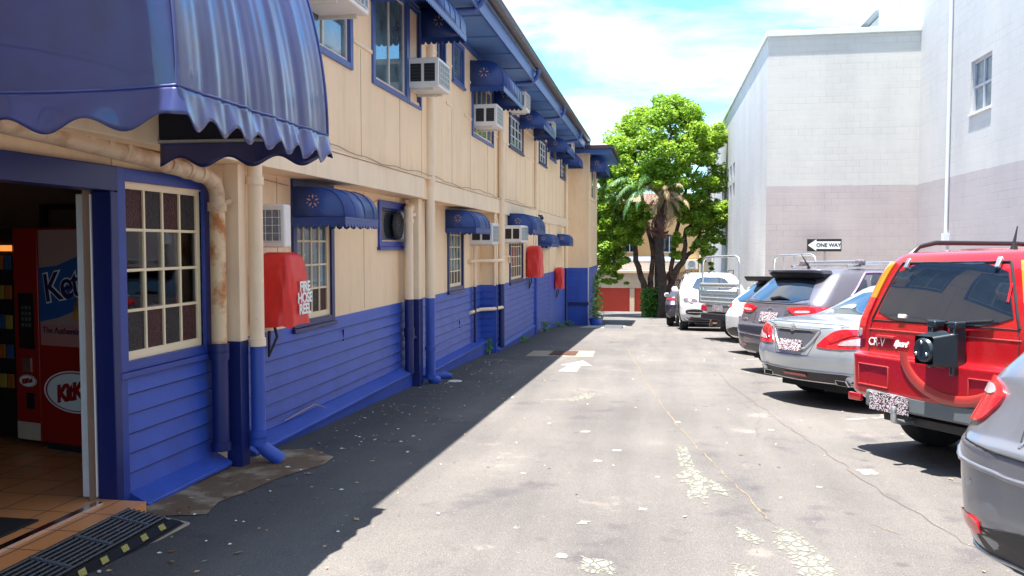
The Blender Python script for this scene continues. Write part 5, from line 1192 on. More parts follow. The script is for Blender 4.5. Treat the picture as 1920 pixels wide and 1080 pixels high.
    def wheel(s, x, sg, rim):
        w = .22; y = sg*(s.hw-.03 if hasattr(s, 'hw') else .85); R_ = s.R; yi = y-sg*w; c = (x, y, R_)
        g = G(); pr = [(R_*.64, 0), (R_*.70, .012), (R_*.9, .012), (R_*.97, -.01), (R_, -.04), (R_, -w+.04), (R_*.97, -w+.01), (R_*.9, -w), (R_*.64, -w)]
        g.lathe([(r, h*sg) for r, h in pr], c, 'y', 40); t = g.build('wheel', tyre, s.T, smooth=40)
        g = G(); g.lathe([(R_*.66, 0), (R_*.60, -.02*sg), (R_*.56, -.09*sg), (0, -.09*sg)], c, 'y', 40); g.build('rim', mat('rim_dark', (.06, .06, .065), .5, .5), t, smooth=40)
        g = G()
        for k in range(5):
            a = k*2*math.pi/5; ca, sa = math.cos(a), math.sin(a); q = []
            for (r, wd, h) in ((.05, .035, -.03), (R_*.62, .055, -.012)):
                for e in (-1, 1): q.append((c[0]+ca*r-sa*wd*e, y+h*sg, c[2]+sa*r+ca*wd*e))
            q2 = [(p[0], p[1]-.04*sg, p[2]) for p in q]; g.add(q+q2, [(0, 1, 3, 2), (0, 2, 6, 4), (1, 5, 7, 3), (2, 3, 7, 6)])
        g.lathe([(0, -.02*sg), (.06, -.022*sg), (.07, -.05*sg)], c, 'y', 20); g.lathe([(R_*.66, 0), (R_*.665, .006*sg), (R_*.62, .0), (R_*.60, -.03*sg)], c, 'y', 40)
        g.build('spokes', rim, t, smooth=40)
    def patch(s, pts, m, name, off=.006, smooth=2, parent=None, both=False, dens=8, K=7):
        res = []
        for sg in ((1, -1) if both else (1,)):
            p = [(a*sg, b) for a, b in pts]
            for _ in range(smooth):
                q = []
                for i in range(len(p)):
                    a, b = p[i], p[(i+1) % len(p)]; q += [(a[0]*.8+b[0]*.2, a[1]*.8+b[1]*.2), (a[0]*.2+b[0]*.8, a[1]*.2+b[1]*.8)]
                p = q
            q = []
            for i in range(len(p)):
                a, b = p[i], p[(i+1) % len(p)]; L = math.hypot((a[0]-b[0])*5, a[1]-b[1]); n = max(1, int(L*dens))
                q += [(a[0]+(b[0]-a[0])*k/n, a[1]+(b[1]-a[1])*k/n) for k in range(n)]
            A = np.array(q); c = A.mean(0); n = len(A); rows = []
            # rings from rim to centre line: shrink towards the centre
            for k in range(K+1): rows.append(c+(A-c)*(1-k/K*.999))
            U = np.array(rows); P = s.S(U[..., 0], U[..., 1]); Nm = s.Nn(U[..., 0], U[..., 1])
            P1 = P+Nm*off; P0 = P[0]-Nm[0]*.01
            e = P1[0]*1.0; vs = np.concatenate([P0[None], P1]).reshape(-1, 3)
            g = G(); g.add(vs, [(i*n+j, i*n+(j+1) % n, (i+1)*n+(j+1) % n, (i+1)*n+j) for i in range(K+1) for j in range(n)])
            res.append(g.build(name, m, parent or s.T, smooth=40))
        return res
    def line(s, pts, m, name='panel_gap', r=.004, off=0, both=False, step=.02, parent=None):
        for sg in ((1, -1) if both else (1,)):
            q = []
            for (a, b) in zip(pts, pts[1:]):
                n = max(2, int(math.hypot((a[0]-b[0])*5, a[1]-b[1])/ .08)); q += [(sg*(a[0]+(b[0]-a[0])*k/n), a[1]+(b[1]-a[1])*k/n) for k in range(n)]
            q.append((sg*pts[-1][0], pts[-1][1])); A = np.array(q); P = s.S(A[:, 0], A[:, 1])+s.Nn(A[:, 0], A[:, 1])*off
            g = G(); g.tube([tuple(p) for p in P], r, 6); g.build(name, m, parent or s.T, smooth=60)
    def v_at(s, z, u=0.0, lo=0, hi=None):
        vs = np.linspace(lo, hi if hi is not None else s.n-1, 400); zz = s.S(np.full_like(vs, u), vs)[:, 2]; return float(vs[np.argmin(np.abs(zz-z))])
    def at(s, y, z, off=.0, lo=0, hi=None):
        # frame on the rear face at lateral y (positive = left) and height z
        v = s.v_at(z, 0, lo, hi); p = s.par(np.array(v)); w = p[5]; u = .22*y/(w-min(s.cy, w*.6)); P = s.S(u, v); Nm = s.Nn(u, v); return P+Nm*off, Nm
    def place(s, X, Y, th, dz=0, k=1.10):
        # rear left corner of the car stands over (X, Y); heading th clockwise from the lane
        place_thing(s.T, X, Y, th, s.hw, dz, k)
CS = 1.10    # the scene's scale is set by the camera height; cars follow it
def place_thing(T, X, Y, th, hw, dz=0, k=CS):
    f = Vector((math.sin(th), math.cos(th), 0)); up = Vector((0, .035, 1)).normalized(); f = (f-up*f.dot(up)).normalized(); lf = up.cross(f)
    M = Matrix((f, lf, up)).transposed().to_4x4(); o = Vector((X, Y, zg(Y)+dz))-lf*hw*k; M.translation = o; T.matrix_world = M @ Matrix.Scale(k, 4)
def plate(c, y, z, w=.37, h=.13, nm='number_plate', lo=0, hi=None, tilt=0, off=.02):
    p, n = c.at(y, z, off, lo, hi); M = frame_M(p, n); g = G(); g.box(-w/2, w/2, -h/2, h/2, -.004, .004, M=M); g.build(nm, plate_m, c.T)
def slab(c, y, z, w, h, t, m, nm, off=.0, lo=0, hi=None, bevel=.004, M2=None, parent=None):
    p, n = c.at(y, z, off, lo, hi); M = frame_M(p, n)
    if M2 is not None: M = M @ M2
    g = G(); g.box(-w/2, w/2, -h/2, h/2, -t, t, M=M); return g.build(nm, m, parent or c.T, bevel=bevel)
def mirror(c, x, z, w, m):
    for sg in (-1, 1):
        g = G(); hw = w; pr = [(0, .02), (.05, .09), (.16, .09), (.20, .03), (.18, -.06), (.04, -.08)]
        vs = []; 
        for k, (dx, f) in enumerate(((-.05, .8), (.0, 1.), (.10, .95), (.15, .6))):
            vs += [(x+dx, sg*(hw+.0+p[0]*f+.02), z+p[1]*f) for p in pr]
        n = 6; g.add(vs, [(i*n+j, i*n+(j+1) % n, (i+1)*n+(j+1) % n, (i+1)*n+j) for i in range(3) for j in range(n)]+[tuple(range(n)), tuple(3*n+j for j in range(n))])
        g.box(x, x+.06, sg*(hw-.1) if sg > 0 else sg*(hw+.04), sg*(hw+.04) if sg > 0 else sg*(hw-.1), z-.04, z-.01)
        o = g.build('side_mirror', m, c.T, smooth=40); g = G(); g.box(x-.054, x-.051, min(sg*(hw+.05), sg*(hw+.17)), max(sg*(hw+.05), sg*(hw+.17)), z-.05, z+.06); g.build('mirror_glass', chrome, o)

# --- red off-roader -------------------------------------------------------
redp = car_paint('red_car_paint', (.42, .008, .014), .25, .25)
redb = car_paint('red_bumper_paint', (.40, .035, .03), .1, .45)
c = Car('red_off_roader', [
    (.40, .34, .36, .16, 4.22, .76, .10, .15, .03, .08),
    (.46, .38, .40, .06, 4.36, .84, .10, .15, .03, .10),
    (.53, .48, .50, .00, 4.44, .875, .10, .15, .04, .12),
    (.80, .72, .66, .00, 4.46, .875, .10, .15, .04, .12),
    (.835, .78, .72, .07, 4.42, .87, .08, .15, .03, .12),
    (1.02, 1.00, .92, .085, 4.28, .868, .08, .2, .03, .15),
    (1.09, 1.06, 1.04, .095, 3.45, .860, .08, .2, .03, .10),
    (1.56, 1.60, 1.50, .24, 2.70, .70, .10, .15, .03, .06),
    (1.64, 1.675, 1.58, .34, 2.55, .60, .12, .15, .03, .06),
    (1.665, 1.70, 1.62, .8, 2.2, .30, .1, .1, .02, .03),
    (1.67, 1.705, 1.63, 1.3, 1.7, .02, .05, .05, .0, .0)], redp, (.86, 3.48), .345, 'red boxy off-roader with a bare black spare wheel bracket on its back door', 'car', cy=.16)
T = c.T
c.patch([(-.205, 6.06), (-.19, 6.95), (.19, 6.95), (.205, 6.06)], carglass, 'rear_window', .008, 1)
for a, b in ((.335, .46), (.475, .61), (.625, .70)): c.patch([(a, 6.15), (a+.01, 6.88), (b-.005, 6.88), (b, 6.15)], carglass, 'side_window', .006, 1, both=True)
c.patch([(1.175, 6.1), (1.16, 6.9), (.84, 6.9), (.825, 6.1)], carglass, 'windscreen', .006, 1)
# tall lamps on the rear pillars
for (v0, v1, m) in ((6.42, 6.98, amberlamp), (5.2, 6.42, redlamp), (4.55, 5.2, redlamp2)):
    c.patch([(.232, v0), (.232, v1), (.30, v1), (.31, v0)], m, 'tail_lamp', .016, 0, both=True, dens=14)
c.patch([(.245, 4.62), (.245, 4.98), (.29, 4.98), (.29, 4.62)], clearlamp, 'reversing_lamp', .022, 1, both=True)
# bumper mouldings
for y in (.56, -.56):
    for z in (.735, .57):
        slab(c, y, z, .36, .010, .006, redb, 'bumper_rib', .003, 0, 3.1)
    for sx in (-.18, .18): slab(c, y+sx, .652, .010, .165, .006, redb, 'bumper_rib', .003, 0, 3.1)
# wheel recess ring in door and bumper
g = G(); n = 40; pts = []
for j in range(n+1):
    a = math.pi+math.pi*j/n; y = -.14-.40*math.cos(a)*-1; pts.append((-.004, -.26+.47*math.cos(a), .87+.31*math.sin(a)))
g.tube(pts, .04, 12); g.v = [(-.003+(v[0]+.004)*.20, v[1], v[2]) for v in g.v]; g.build('spare_wheel_recess', redb, T, smooth=50)
g = G(); g.lathe([(0, .012), (.30, .008), (.38, .0)], (.0, -.12, .80), 'x', 40); 
# door outlines
c.line([(.215, 3.98), (.215, 5.2), (.212, 6.02), (-.212, 6.02), (-.215, 5.2), (-.215, 3.98)], blackm, r=.005)
c.line([(.215, 6.04), (.20, 6.98), (-.20, 6.98), (-.215, 6.04)], blackm, 'window_seal', r=.011)
for a in (.33, .47, .615): c.line([(a, 2.5), (a+.005, 4.5), (a+.005, 6.1)], blackm, both=True)
c.line([(-.22, 4.98), (-.1, 5.0), (.1, 5.0), (.22, 4.98)], redb, 'door_crease', .006)
slab(c, .50, .965, .20, .022, .012, redb, 'door_handle', .01, 3.9, 6); slab(c, .50, .93, .11, .04, .003, mat('handle_recess', (.2, .01, .01), .4), 'handle_recess', .004, 3.9, 6)
# bare spare wheel bracket
g = G(); bx = -.02
br_m = mat('bracket_black', (.014, .022, .03), .3, coat=.3)
g.box(bx-.02, bx+.1, -.10, -.05, .78, 1.12); g.box(bx-.02, bx+.1, -.295, -.25, .74, 1.13)
g.add([(bx, -.06, 1.05), (bx, -.31, 1.05), (bx, -.31, .80), (bx, -.06, .80), (bx-.15, -.07, 1.02), (bx-.15, -.24, 1.02), (bx-.15, -.24, .82), (bx-.15, -.07, .82)], [(0, 1, 5, 4), (1, 2, 6, 5), (2, 3, 7, 6), (3, 0, 4, 7)])
o = g.build('spare_wheel_bracket', br_m, T, bevel=.012)
g = G(); g.lathe([(0, -.165), (.075, -.165), (.088, -.152), (.095, -.13), (.13, -.02), (.14, .02)], (bx, -.15, .92), 'x', 28); o2 = g.build('hub', br_m, o, smooth=40)
for k in range(3):
    a = R(90+120*k); g = G(); g.lathe([(0, -.18), (.010, -.18), (.013, -.175), (.013, -.16)], (bx, -.15+.055*math.cos(a), .92+.055*math.sin(a)), 'x', 10); g.build('wheel_stud', chrome, o)
for y in (-.09, -.275): g = G(); g.box(bx-.025, bx+.07, y-.04, y+.04, 1.08, 1.13); g.build('mounting_lug', br_m, o, bevel=.01)
# wiper, hinges, washer, high stuff
p, n_ = c.at(-.12, 1.10, .03, 5.5, 7); q, _ = c.at(-.50, 1.135, .035, 5.5, 7); g = G(); g.tube([tuple(p), tuple(q)], .011, 8); q2, _ = c.at(.06, 1.115, .03, 5.5, 7); g.tube([tuple(p), tuple(q2)], [.022, .012], 8); g.build('rear_wiper', black, T, smooth=40)
for y in (.42, -.42): slab(c, y, 1.545, .035, .085, .012, galv, 'glass_hinge', .018, 6, 8)
slab(c, .33, 1.135, .07, .03, .012, white, 'glass_catch', .016, 5.8, 7)
slab(c, -.56, 1.34, .018, .14, .002, redlamp, 'window_reflection_strip', .011, 6, 7.5)
# lower valance, plate, tow bar, exhaust, reflectors
g = G(); g.box(.0, .12, -.62, .62, .40, .535); g.build('lower_valance', mat('grey_plastic', (.12, .14, .15), .5), T, bevel=.02)
g = G(); g.box(-.015, -.005, .15, .55, .385, .525); g.build('number_plate', plate_m, T)
for y in (.73, -.73): g = G(); g.box(-.012, .02, y-.07, y+.07, .43, .49); g.build('bumper_reflector', redlamp2, T, bevel=.006)
g = G(); g.tube([(.3, .2, .33), (-.02, .2, .33), (-.10, .2, .35), (-.10, .2, .41)], .022, 10); g.lathe([(0, .06), (.018, .055), (.027, .035), (.02, .01), (.012, .0)], (-.10, .2, .40), 'z', 14); g.build('tow_ball', galv, T, smooth=40)
g = G(); g.box(.08, .14, -.5, .5, .30, .37); g.build('tow_bar', black, T, bevel=.01)
g = G(); g.tube([(.6, -.42, .28), (.04, -.42, .28)], .03, 12); g.build('exhaust_tip', chrome, T)
# roof rails, aerial
for sg in (-1, 1):
    g = G(); g.tube([(.42, sg*.60, 1.62), (.52, sg*.60, 1.70), (.7, sg*.60, 1.735), (1.6, sg*.61, 1.745), (2.3, sg*.60, 1.72), (2.45, sg*.59, 1.64)], .02, 8); g.build('roof_rail', mat('rail_dark', (.015, .012, .015), .4), T, smooth=40)
g = G(); g.tube([(.75, -.1, 1.66), (.75, -.1, 1.72), (.78, -.1, 1.84)], [.03, .012, .004], 8); g.build('aerial', black, T, smooth=40)
def rear_text(c, body, y, z, size, lo, hi, bold=.002, shear=0, m=chrome, align='LEFT', off=.006):
    p, n = c.at(y, z, off, lo, hi); text('lettering', body, size, frame_M(p, n), m, c.T, bold=bold, shear=shear, align=align, spacing=.95)
rear_text(c, 'CR-V', .70, .915, .092, 4, 6, -.0005, .05, whitetext); rear_text(c, 'Sport', .40, .92, .066, 4, 6, .003, .5, whitetext)
mirror(c, 2.95, 1.12, .86, redp)
c.place(1.76, 8.55, R(61), k=1.14)

# --- silver saloon --------------------------------------------------------
silv = car_paint('silver_car_paint', (.50, .56, .62), .7, .28)
c = Car('silver_saloon', [
    (.26, .20, .22, .28, 4.70, .80, .15, .2, .10, .12),
    (.30, .24, .26, .14, 4.84, .87, .18, .25, .10, .15),
    (.42, .36, .38, .06, 4.92, .925, .26, .3, .14, .18),
    (.58, .55, .50, .00, 4.94, .94, .32, .35, .15, .20),
    (.75, .74, .64, .03, 4.90, .935, .34, .4, .15, .20),
    (.94, .88, .74, .07, 4.70, .89, .36, .4, .16, .20),
    (.985, .93, .90, .22, 3.75, .85, .34, .3, .14, .15),
    (1.03, .98, .95, .85, 3.35, .79, .25, .2, .08, .10),
    (1.33, 1.395, 1.27, 1.62, 2.75, .60, .15, .12, .05, .06),
    (1.375, 1.42, 1.34, 1.85, 2.6, .42, .1, .1, .03, .03),
    (1.39, 1.425, 1.37, 2.1, 2.35, .02, .05, .05, .0, .0)], silv, (1.08, 3.95), .345, 'sleek silver saloon with long swept tail lamps beside the red off-roader', 'car', cy=.30)
T = c.T
c.patch([(-.25, 7.1), (-.235, 7.92), (.235, 7.92), (.25, 7.1)], carglass, 'rear_window', .006, 1)
for a, b in ((.37, .53), (.545, .69)): c.patch([(a, 7.15), (a+.03, 7.85), (b-.01, 7.85), (b, 7.12)], carglass, 'side_window', .006, 1, both=True)
c.patch([(.99, 7.1), (.99, 7.9), (.82, 7.9), (.80, 7.1)], carglass, 'windscreen', .006, 1, both=True)
c.patch([(.118, 3.72), (.15, 4.25), (.20, 4.7), (.27, 4.86), (.35, 4.9), (.362, 4.6), (.34, 4.0), (.27, 3.72), (.19, 3.64)], redlamp, 'tail_lamp', .010, 2, both=True, dens=14)
c.patch([(.20, 3.88), (.23, 4.2), (.28, 4.4), (.34, 4.45), (.34, 4.15), (.28, 3.95)], clearlamp, 'reversing_lamp', .015, 2, both=True, dens=14)
c.patch([(.17, 4.0), (.21, 4.5), (.28, 4.66), (.35, 4.7), (.35, 4.62), (.28, 4.56), (.22, 4.38), (.185, 3.98)], redlamp2, 'lamp_band', .016, 1, both=True, dens=14)
# plate recess
dk_ = mat('recess_grey', (.07, .075, .09), .4)
c.patch([(-.135, 4.62), (.135, 4.62), (.075, 3.62), (.045, 3.52), (-.045, 3.52), (-.075, 3.62)], dk_, 'plate_recess', .004, 1)
c.line([(-.14, 4.64), (.14, 4.64)], chrome, 'trunk_trim', .012, .008)
c.line([(.135, 4.6), (.078, 3.6), (.046, 3.47), (-.046, 3.47), (-.078, 3.6), (-.135, 4.6)], silv, 'recess_rim', .014, .004)
plate(c, .0, .70, .37, .13, off=.015, lo=3, hi=5)
c.line([(.2, 5.6), (.24, 5.0), (.135, 4.75), (.1, 3.4), (.09, 3.1), (-.09, 3.1), (-.1, 3.4), (-.135, 4.75), (-.24, 5.0), (-.2, 5.6)], blackm, r=.003)
c.line([(.22, 5.3), (.1, 5.42), (-.1, 5.42), (-.22, 5.3)], silv, 'boot_lip', .010, .004)
for a in (.335, .535, .70): c.line([(a, 1.5), (a+.006, 4.5), (a+.006, 7.1)], blackm, both=True)
# badge: three pointed star in a ring
p, n_ = c.at(0, .905, .012, 4, 6); M = frame_M(p, n_); g = G(); n = 28; g.tube([tuple(M @ Vector((.042*math.cos(2*math.pi*k/n), .042*math.sin(2*math.pi*k/n), 0))) for k in range(n+1)], .004, 6, cap=False)
for k in range(3):
    a = R(90+120*k); g.tube([tuple(M @ Vector((0, 0, 0))), tuple(M @ Vector((.042*math.cos(a), .042*math.sin(a), 0)))], [.006, .003], 6)
g.build('badge', chrome, T, smooth=40)
slab(c, .50, .88, .10, .018, .003, chrome, 'badge_strip', .006, 4, 6)
# diffuser with exhausts
c.patch([(-.27, 2.05), (.27, 2.05), (.25, 1.1), (-.25, 1.1)], mat('diffuser_dark', (.035, .03, .035), .5), 'diffuser', .005, 1)
c.line([(-.29, 2.2), (-.25, 2.06), (0, 2.0), (.25, 2.06), (.29, 2.2)], silv, 'bumper_crease', .012, .004)
c.line([(-.28, 1.0), (-.2, 1.12), (0, 1.05), (.2, 1.12), (.28, 1.0)], chrome, 'diffuser_trim', .009, .01)
for y in (.60, -.60):
    p, n_ = c.at(y, .325, .012, .5, 3); M = frame_M(p, n_); sh = .03*(1 if y > 0 else -1)
    for k, m, t, nm in ((1, chrome, .010, 'exhaust_tip'), (.82, blackm, .013, 'exhaust_bore')):
        g = G(); pr = [(-.10*k, .035*k), (.08*k, .035*k), (.11*k, -.035*k), (-.07*k, -.035*k)]; pr = [(x if y < 0 else -x, yy) for x, yy in pr]
        g.add([tuple(M @ Vector((x, yy, -.03))) for x, yy in pr]+[tuple(M @ Vector((x, yy, t))) for x, yy in pr], [(0, 1, 2, 3), (4, 5, 6, 7)]+[(i, (i+1) % 4, 4+(i+1) % 4, 4+i) for i in range(4)]); g.build(nm, m, T, bevel=.004)
slab(c, .0, .365, .38, .04, .004, redlamp2, 'bumper_reflector', .01, .5, 3)
mirror(c, 3.3, .98, .88, silv)
for y in (.35, -.35):
    p, n_ = c.at(y*.8, 1.12, .0, 7, 8); g = G(); n = 14; M = frame_M(p+n_*.009, n_)
    g.prism([(.13*math.cos(math.pi*k/n), -.05+.12*math.sin(math.pi*k/n)) for k in range(n+1)], 2, 0, .002); me = [tuple(M @ Vector(v)) for v in g.v]; g.v = me
    g.build('headrest', mat('headrest_pale', (.30, .42, .44), .4), T)
g = G(); g.tube([(2.0, 0, 1.40), (1.93, 0, 1.46), (1.90, 0, 1.45)], [.03, .015, .006], 8); g.build('aerial', black, T)
c.place(1.12, 12.2, R(58))

# --- generic hatch builder for the other cars -----------------------------
def hatch_levels(L=4.41, W=.91, H=1.62, xb=.14, xt=.55, belt=1.12, f=1.0):
    return [(.30, .24, .26, .16, L-.25, W-.10, .16, .2, .05, .10),
    (.36, .28, .30, .08, L-.12, W-.05, .18, .25, .06, .15),
    (.50, .46, .46, .01, L-.02, W-.01, .20, .3, .07, .20),
    (.72, .68, .62, .00, L, W, .20, .35, .07, .22),
    (.79, .76, .70, xb*.35, L-.02, W, .20, .35, .07, .22),
    (belt-.08, belt-.12, .92, xb*.8, L-.22, W-.015, .22, .35, .08, .22),
    (belt, belt-.06, belt-.03, xb, L-1.05, W-.03, .22, .25, .08, .15),
    (H-.11, H-.06, H-.13, xt, L-2.0, W-.25, .18, .15, .07, .08),
    (H-.03, H-.005, H-.05, xt+.16, L-2.15, W-.38, .15, .15, .06, .05),
    (H-.012, H+.01, H-.02, xt+.5, L-2.5, W*.35, .1, .1, .02, .02),
    (H-.01, H+.012, H-.015, xt+.9, L-2.7, .02, .05, .05, 0, 0)]

# grey soft-roader
greyp = car_paint('violet_grey_car_paint', (.165, .16, .20), .6, .3)
c = Car('grey_hatchback', hatch_levels(4.41, .91, 1.64, .12, .62, 1.10), greyp, (.86, 3.50), .355, 'violet grey tall hatchback with roof bars parked just beyond the silver saloon', 'car', cy=.28)
T = c.T
c.patch([(-.24, 6.08), (-.215, 6.90), (.215, 6.90), (.24, 6.08)], carglass, 'rear_window', .006, 1)
c.patch([(.385, 6.35), (.44, 6.80), (.445, 6.30), (.43, 6.22)], carglass, 'quarter_window', .006, 1, both=True)
for a, b in ((.455, .56), (.57, .695)): c.patch([(a, 6.18), (a+.01, 6.85), (b-.01, 6.85), (b, 6.15)], carglass, 'side_window', .006, 1, both=True)
c.line([(.38, 6.35), (.44, 6.9), (.68, 6.92)], mat('visor_mauve', (.25, .18, .30), .3), 'weather_shield', .016, .006, both=True)
c.patch([(1.175, 6.1), (1.16, 6.9), (.84, 6.9), (.825, 6.1)], carglass, 'windscreen', .006, 1)
c.patch([(.125, 4.95), (.13, 5.25), (.24, 5.62), (.33, 5.75), (.39, 5.85), (.36, 5.45), (.31, 5.0), (.24, 4.62), (.17, 4.60)], redlamp, 'tail_lamp', .012, 2, both=True, dens=14)
c.patch([(.17, 4.70), (.18, 4.86), (.25, 4.90), (.25, 4.74)], clearlamp, 'reversing_lamp', .017, 2, both=True, dens=14)
c.patch([(-.12, 5.05), (.12, 5.05), (.10, 4.15), (-.10, 4.15)], mat('tailgate_recess', (.10, .095, .13), .35), 'plate_recess', .004, 1)
plate(c, 0, .885, .40, .15, off=.014, lo=4, hi=6)
c.line([(.235, 6.06), (.12, 5.95), (0, 5.93), (-.12, 5.95), (-.235, 6.06)], blackm, r=.006)
c.line([(.24, 6.1), (.25, 5.3), (.12, 4.6), (.13, 3.95), (-.13, 3.95), (-.12, 4.6), (-.25, 5.3), (-.24, 6.1)], blackm, r=.0035)
c.patch([(-.29, 3.3), (.29, 3.3), (.27, 2.55), (-.27, 2.55)], mat('bumper_dark_band', (.035, .035, .05), .35), 'bumper_band', .003, 1)
c.line([(.31, 3.0), (.25, 2.5), (0, 2.4), (-.25, 2.5), (-.31, 3.0)], chrome, 'bumper_trim', .008, .006)
c.patch([(-.26, 1.8), (.26, 1.8), (.24, .7), (-.24, .7)], dk_, 'lower_bumper', .004, 1)
for sg in (1, -1): slab(c, .6*sg, .44, .16, .035, .004, redlamp2, 'bumper_reflector', .008, 1, 3)
for a in (.44, .565, .70): c.line([(a, 1.5), (a+.004, 4.5), (a+.006, 6.1)], blackm, both=True)
p0 = [(.72, .58), (.52, .60), (.44, .5), (.40, 0), (.44, -.5), (.52, -.60), (.72, -.58)]
g = G(); g.add([(x, y, 1.60) for x, y in p0]+[(x+.05, y, 1.535) for x, y in p0], [tuple(range(7)), tuple(range(7, 14))]+[(i, (i+1) % 7, 7+(i+1) % 7, 7+i) for i in range(7)]); g.build('roof_spoiler', greyp, T, bevel=.015)
g = G(); g.add([(x+.012, y*.97, 1.54) for x, y in p0]+[(x+.10, y*.95, 1.475) for x, y in p0], [tuple(range(7)), tuple(range(7, 14))]+[(i, (i+1) % 7, 7+(i+1) % 7, 7+i) for i in range(7)]); g.build('spoiler_underside', black, T)
slab(c, -.30, 1.47, .30, .028, .004, white, 'high_brake_lamp', .05, 6, 8)
p, _ = c.at(.05, 1.15, .02, 5.8, 7); q, _ = c.at(-.32, 1.15, .02, 5.8, 7); g = G(); g.tube([tuple(p), tuple((p+q)/2+np.array([0, 0, .03])), tuple(q)], [.022, .02, .006], 8); g.build('rear_wiper', black, T, smooth=40)
for sg in (-1, 1):
    g = G(); g.tube([(1.0, .60*sg, 1.66), (1.2, .62*sg, 1.69), (2.4, .63*sg, 1.69), (2.6, .61*sg, 1.62)], .016, 8); g.build('roof_rail', chrome, T, smooth=40)
for x in (1.25, 2.35):
    g = G(); g.tube([(x, -.66, 1.73), (x, .66, 1.73)], .018, 8); o = g.build('roof_bar', galv, T, smooth=40)
    for sg in (-1, 1): g = G(); g.box(x-.06, x+.06, sg*.60-.05, sg*.60+.05, 1.67, 1.755); g.build('bar_foot', mat('bar_foot_grey', (.16, .14, .16), .5), o, bevel=.015)
g = G(); g.tube([(.95, .15, 1.63), (.93, .15, 1.67), (.80, .16, 1.85)], [.03, .012, .005], 8); g.build('aerial', black, T, smooth=40)
# slanted H badge
p, n_ = c.at(0, 1.0, .014, 4, 6); M = frame_M(p, n_); g = G(); n = 24; g.tube([tuple(M @ Vector((.055*math.cos(2*math.pi*k/n), .03*math.sin(2*math.pi*k/n), 0))) for k in range(n+1)], .004, 6, cap=False); g.build('badge', chrome, T)
text('lettering', 'H', .05, M, chrome, T, shear=.35, bold=.002); rear_text(c, 'ix35', .66, .83, .06, 3.9, 6, .001)
mirror(c, 2.95, 1.10, .9, greyp)
c.place(1.22, 15.4, R(58))

# white small hatch behind it
whitep = car_paint('white_car_paint', (.62, .63, .63), .0, .3)
c = Car('white_hatchback', hatch_levels(4.0, .85, 1.50, .12, .62, 1.0), whitep, (.75, 3.2), .31, 'small white hatchback with black roof spoiler, half hidden behind the violet grey hatchback', 'car', cy=.25)
T = c.T
c.patch([(-.23, 6.05), (-.21, 6.92), (.21, 6.92), (.23, 6.05)], carglass, 'rear_window', .006, 1)
c.patch([(.235, 4.7), (.235, 5.9), (.30, 5.95), (.31, 5.2), (.29, 4.7)], redlamp, 'tail_lamp', .016, 2, both=True)
for a, b in ((.38, .53), (.54, .69)): c.patch([(a, 6.15), (a+.02, 6.85), (b-.01, 6.85), (b, 6.15)], carglass, 'side_window', .006, 1, both=True)
c.patch([(1.175, 6.1), (1.16, 6.9), (.84, 6.9), (.825, 6.1)], carglass, 'windscreen', .006, 1)
c.patch([(-.25, 2.1), (.25, 2.1), (.24, .6), (-.24, .6)], black, 'lower_bumper', .004, 1); plate(c, 0, .76, .37, .12, off=.012, lo=3.8, hi=6)
c.line([(-.23, 6.0), (-.24, 5.0), (-.15, 3.95), (.15, 3.95), (.24, 5.0), (.23, 6.0)], blackm, r=.0035)
g = G(); g.add([(.42, .62, 1.50), (.46, -.62, 1.50), (.78, -.6, 1.50), (.78, .6, 1.50), (.48, .6, 1.40), (.5, -.6, 1.40), (.8, -.55, 1.40), (.8, .55, 1.40)], [(0, 1, 2, 3), (4, 5, 6, 7), (0, 1, 5, 4), (1, 2, 6, 5), (3, 0, 4, 7)]); g.build('roof_spoiler', black, T, bevel=.03)
mirror(c, 2.7, 1.02, .84, whitep)
c.place(1.28, 19.0, R(58))

# near right hatchback
graym = car_paint('steel_grey_car_paint', (.20, .21, .25), .6, .3)
lv = hatch_levels(4.36, .91, 1.50, .16, .62, 1.02)
lv[0] = (.22, .22, .24)+lv[0][3:]; lv[1] = (.28, .26, .28)+lv[1][3:]; lv[2] = (.46, .44, .44)+lv[2][3:]
c = Car('grey_compact_car', lv, graym, (.85, 3.5), .325, 'steel grey compact car cropped at the right edge, nearest to the viewer', 'car', cy=.30)
T = c.T
c.patch([(-.24, 6.12), (-.22, 6.90), (.22, 6.90), (.24, 6.12)], carglass, 'rear_window', .006, 1)
for a, b in ((.37, .44), (.455, .56), (.57, .695)): c.patch([(a, 6.22), (a+.02, 6.85), (b-.01, 6.85), (b, 6.15)], carglass, 'side_window', .006, 1, both=True)
c.patch([(1.175, 6.1), (1.16, 6.9), (.84, 6.9), (.825, 6.1)], carglass, 'windscreen', .006, 1)
c.patch([(.255, 4.25), (.238, 4.9), (.25, 5.7), (.275, 6.0), (.31, 5.9), (.335, 5.2), (.325, 4.5), (.285, 4.2)], redlamp, 'tail_lamp', .016, 2, both=True, dens=14)
c.patch([(.25, 4.95), (.262, 5.6), (.292, 5.6), (.295, 5.0)], clearlamp, 'reversing_lamp', .021, 2, both=True, dens=14)
c.line([(.23, 6.05), (.20, 5.0), (.19, 4.0), (.14, 3.4), (-.14, 3.4), (-.19, 4.0), (-.20, 5.0), (-.23, 6.05)], blackm, r=.004)
c.line([(.205, 5.05), (.17, 4.5), (.06, 4.3), (-.06, 4.3), (-.17, 4.5), (-.205, 5.05)], graym, 'tailgate_crease', .010, .002)
c.patch([(-.15, 4.95), (.15, 4.95), (.12, 4.45), (-.12, 4.45)], dk_, 'plate_recess', .004, 1)
plate(c, 0, .87, .37, .13, off=.012, lo=4, hi=6)
c.line([(.33, 3.05), (.27, 2.72), (.2, 2.62), (-.2, 2.62), (-.27, 2.72), (-.33, 3.05)], graym, 'bumper_crease', .012, .003)
c.patch([(-.30, 1.9), (.30, 1.9), (.28, .55), (-.28, .55)], mat('valance_black', (.02, .02, .024), .45), 'lower_bumper', .004, 1)
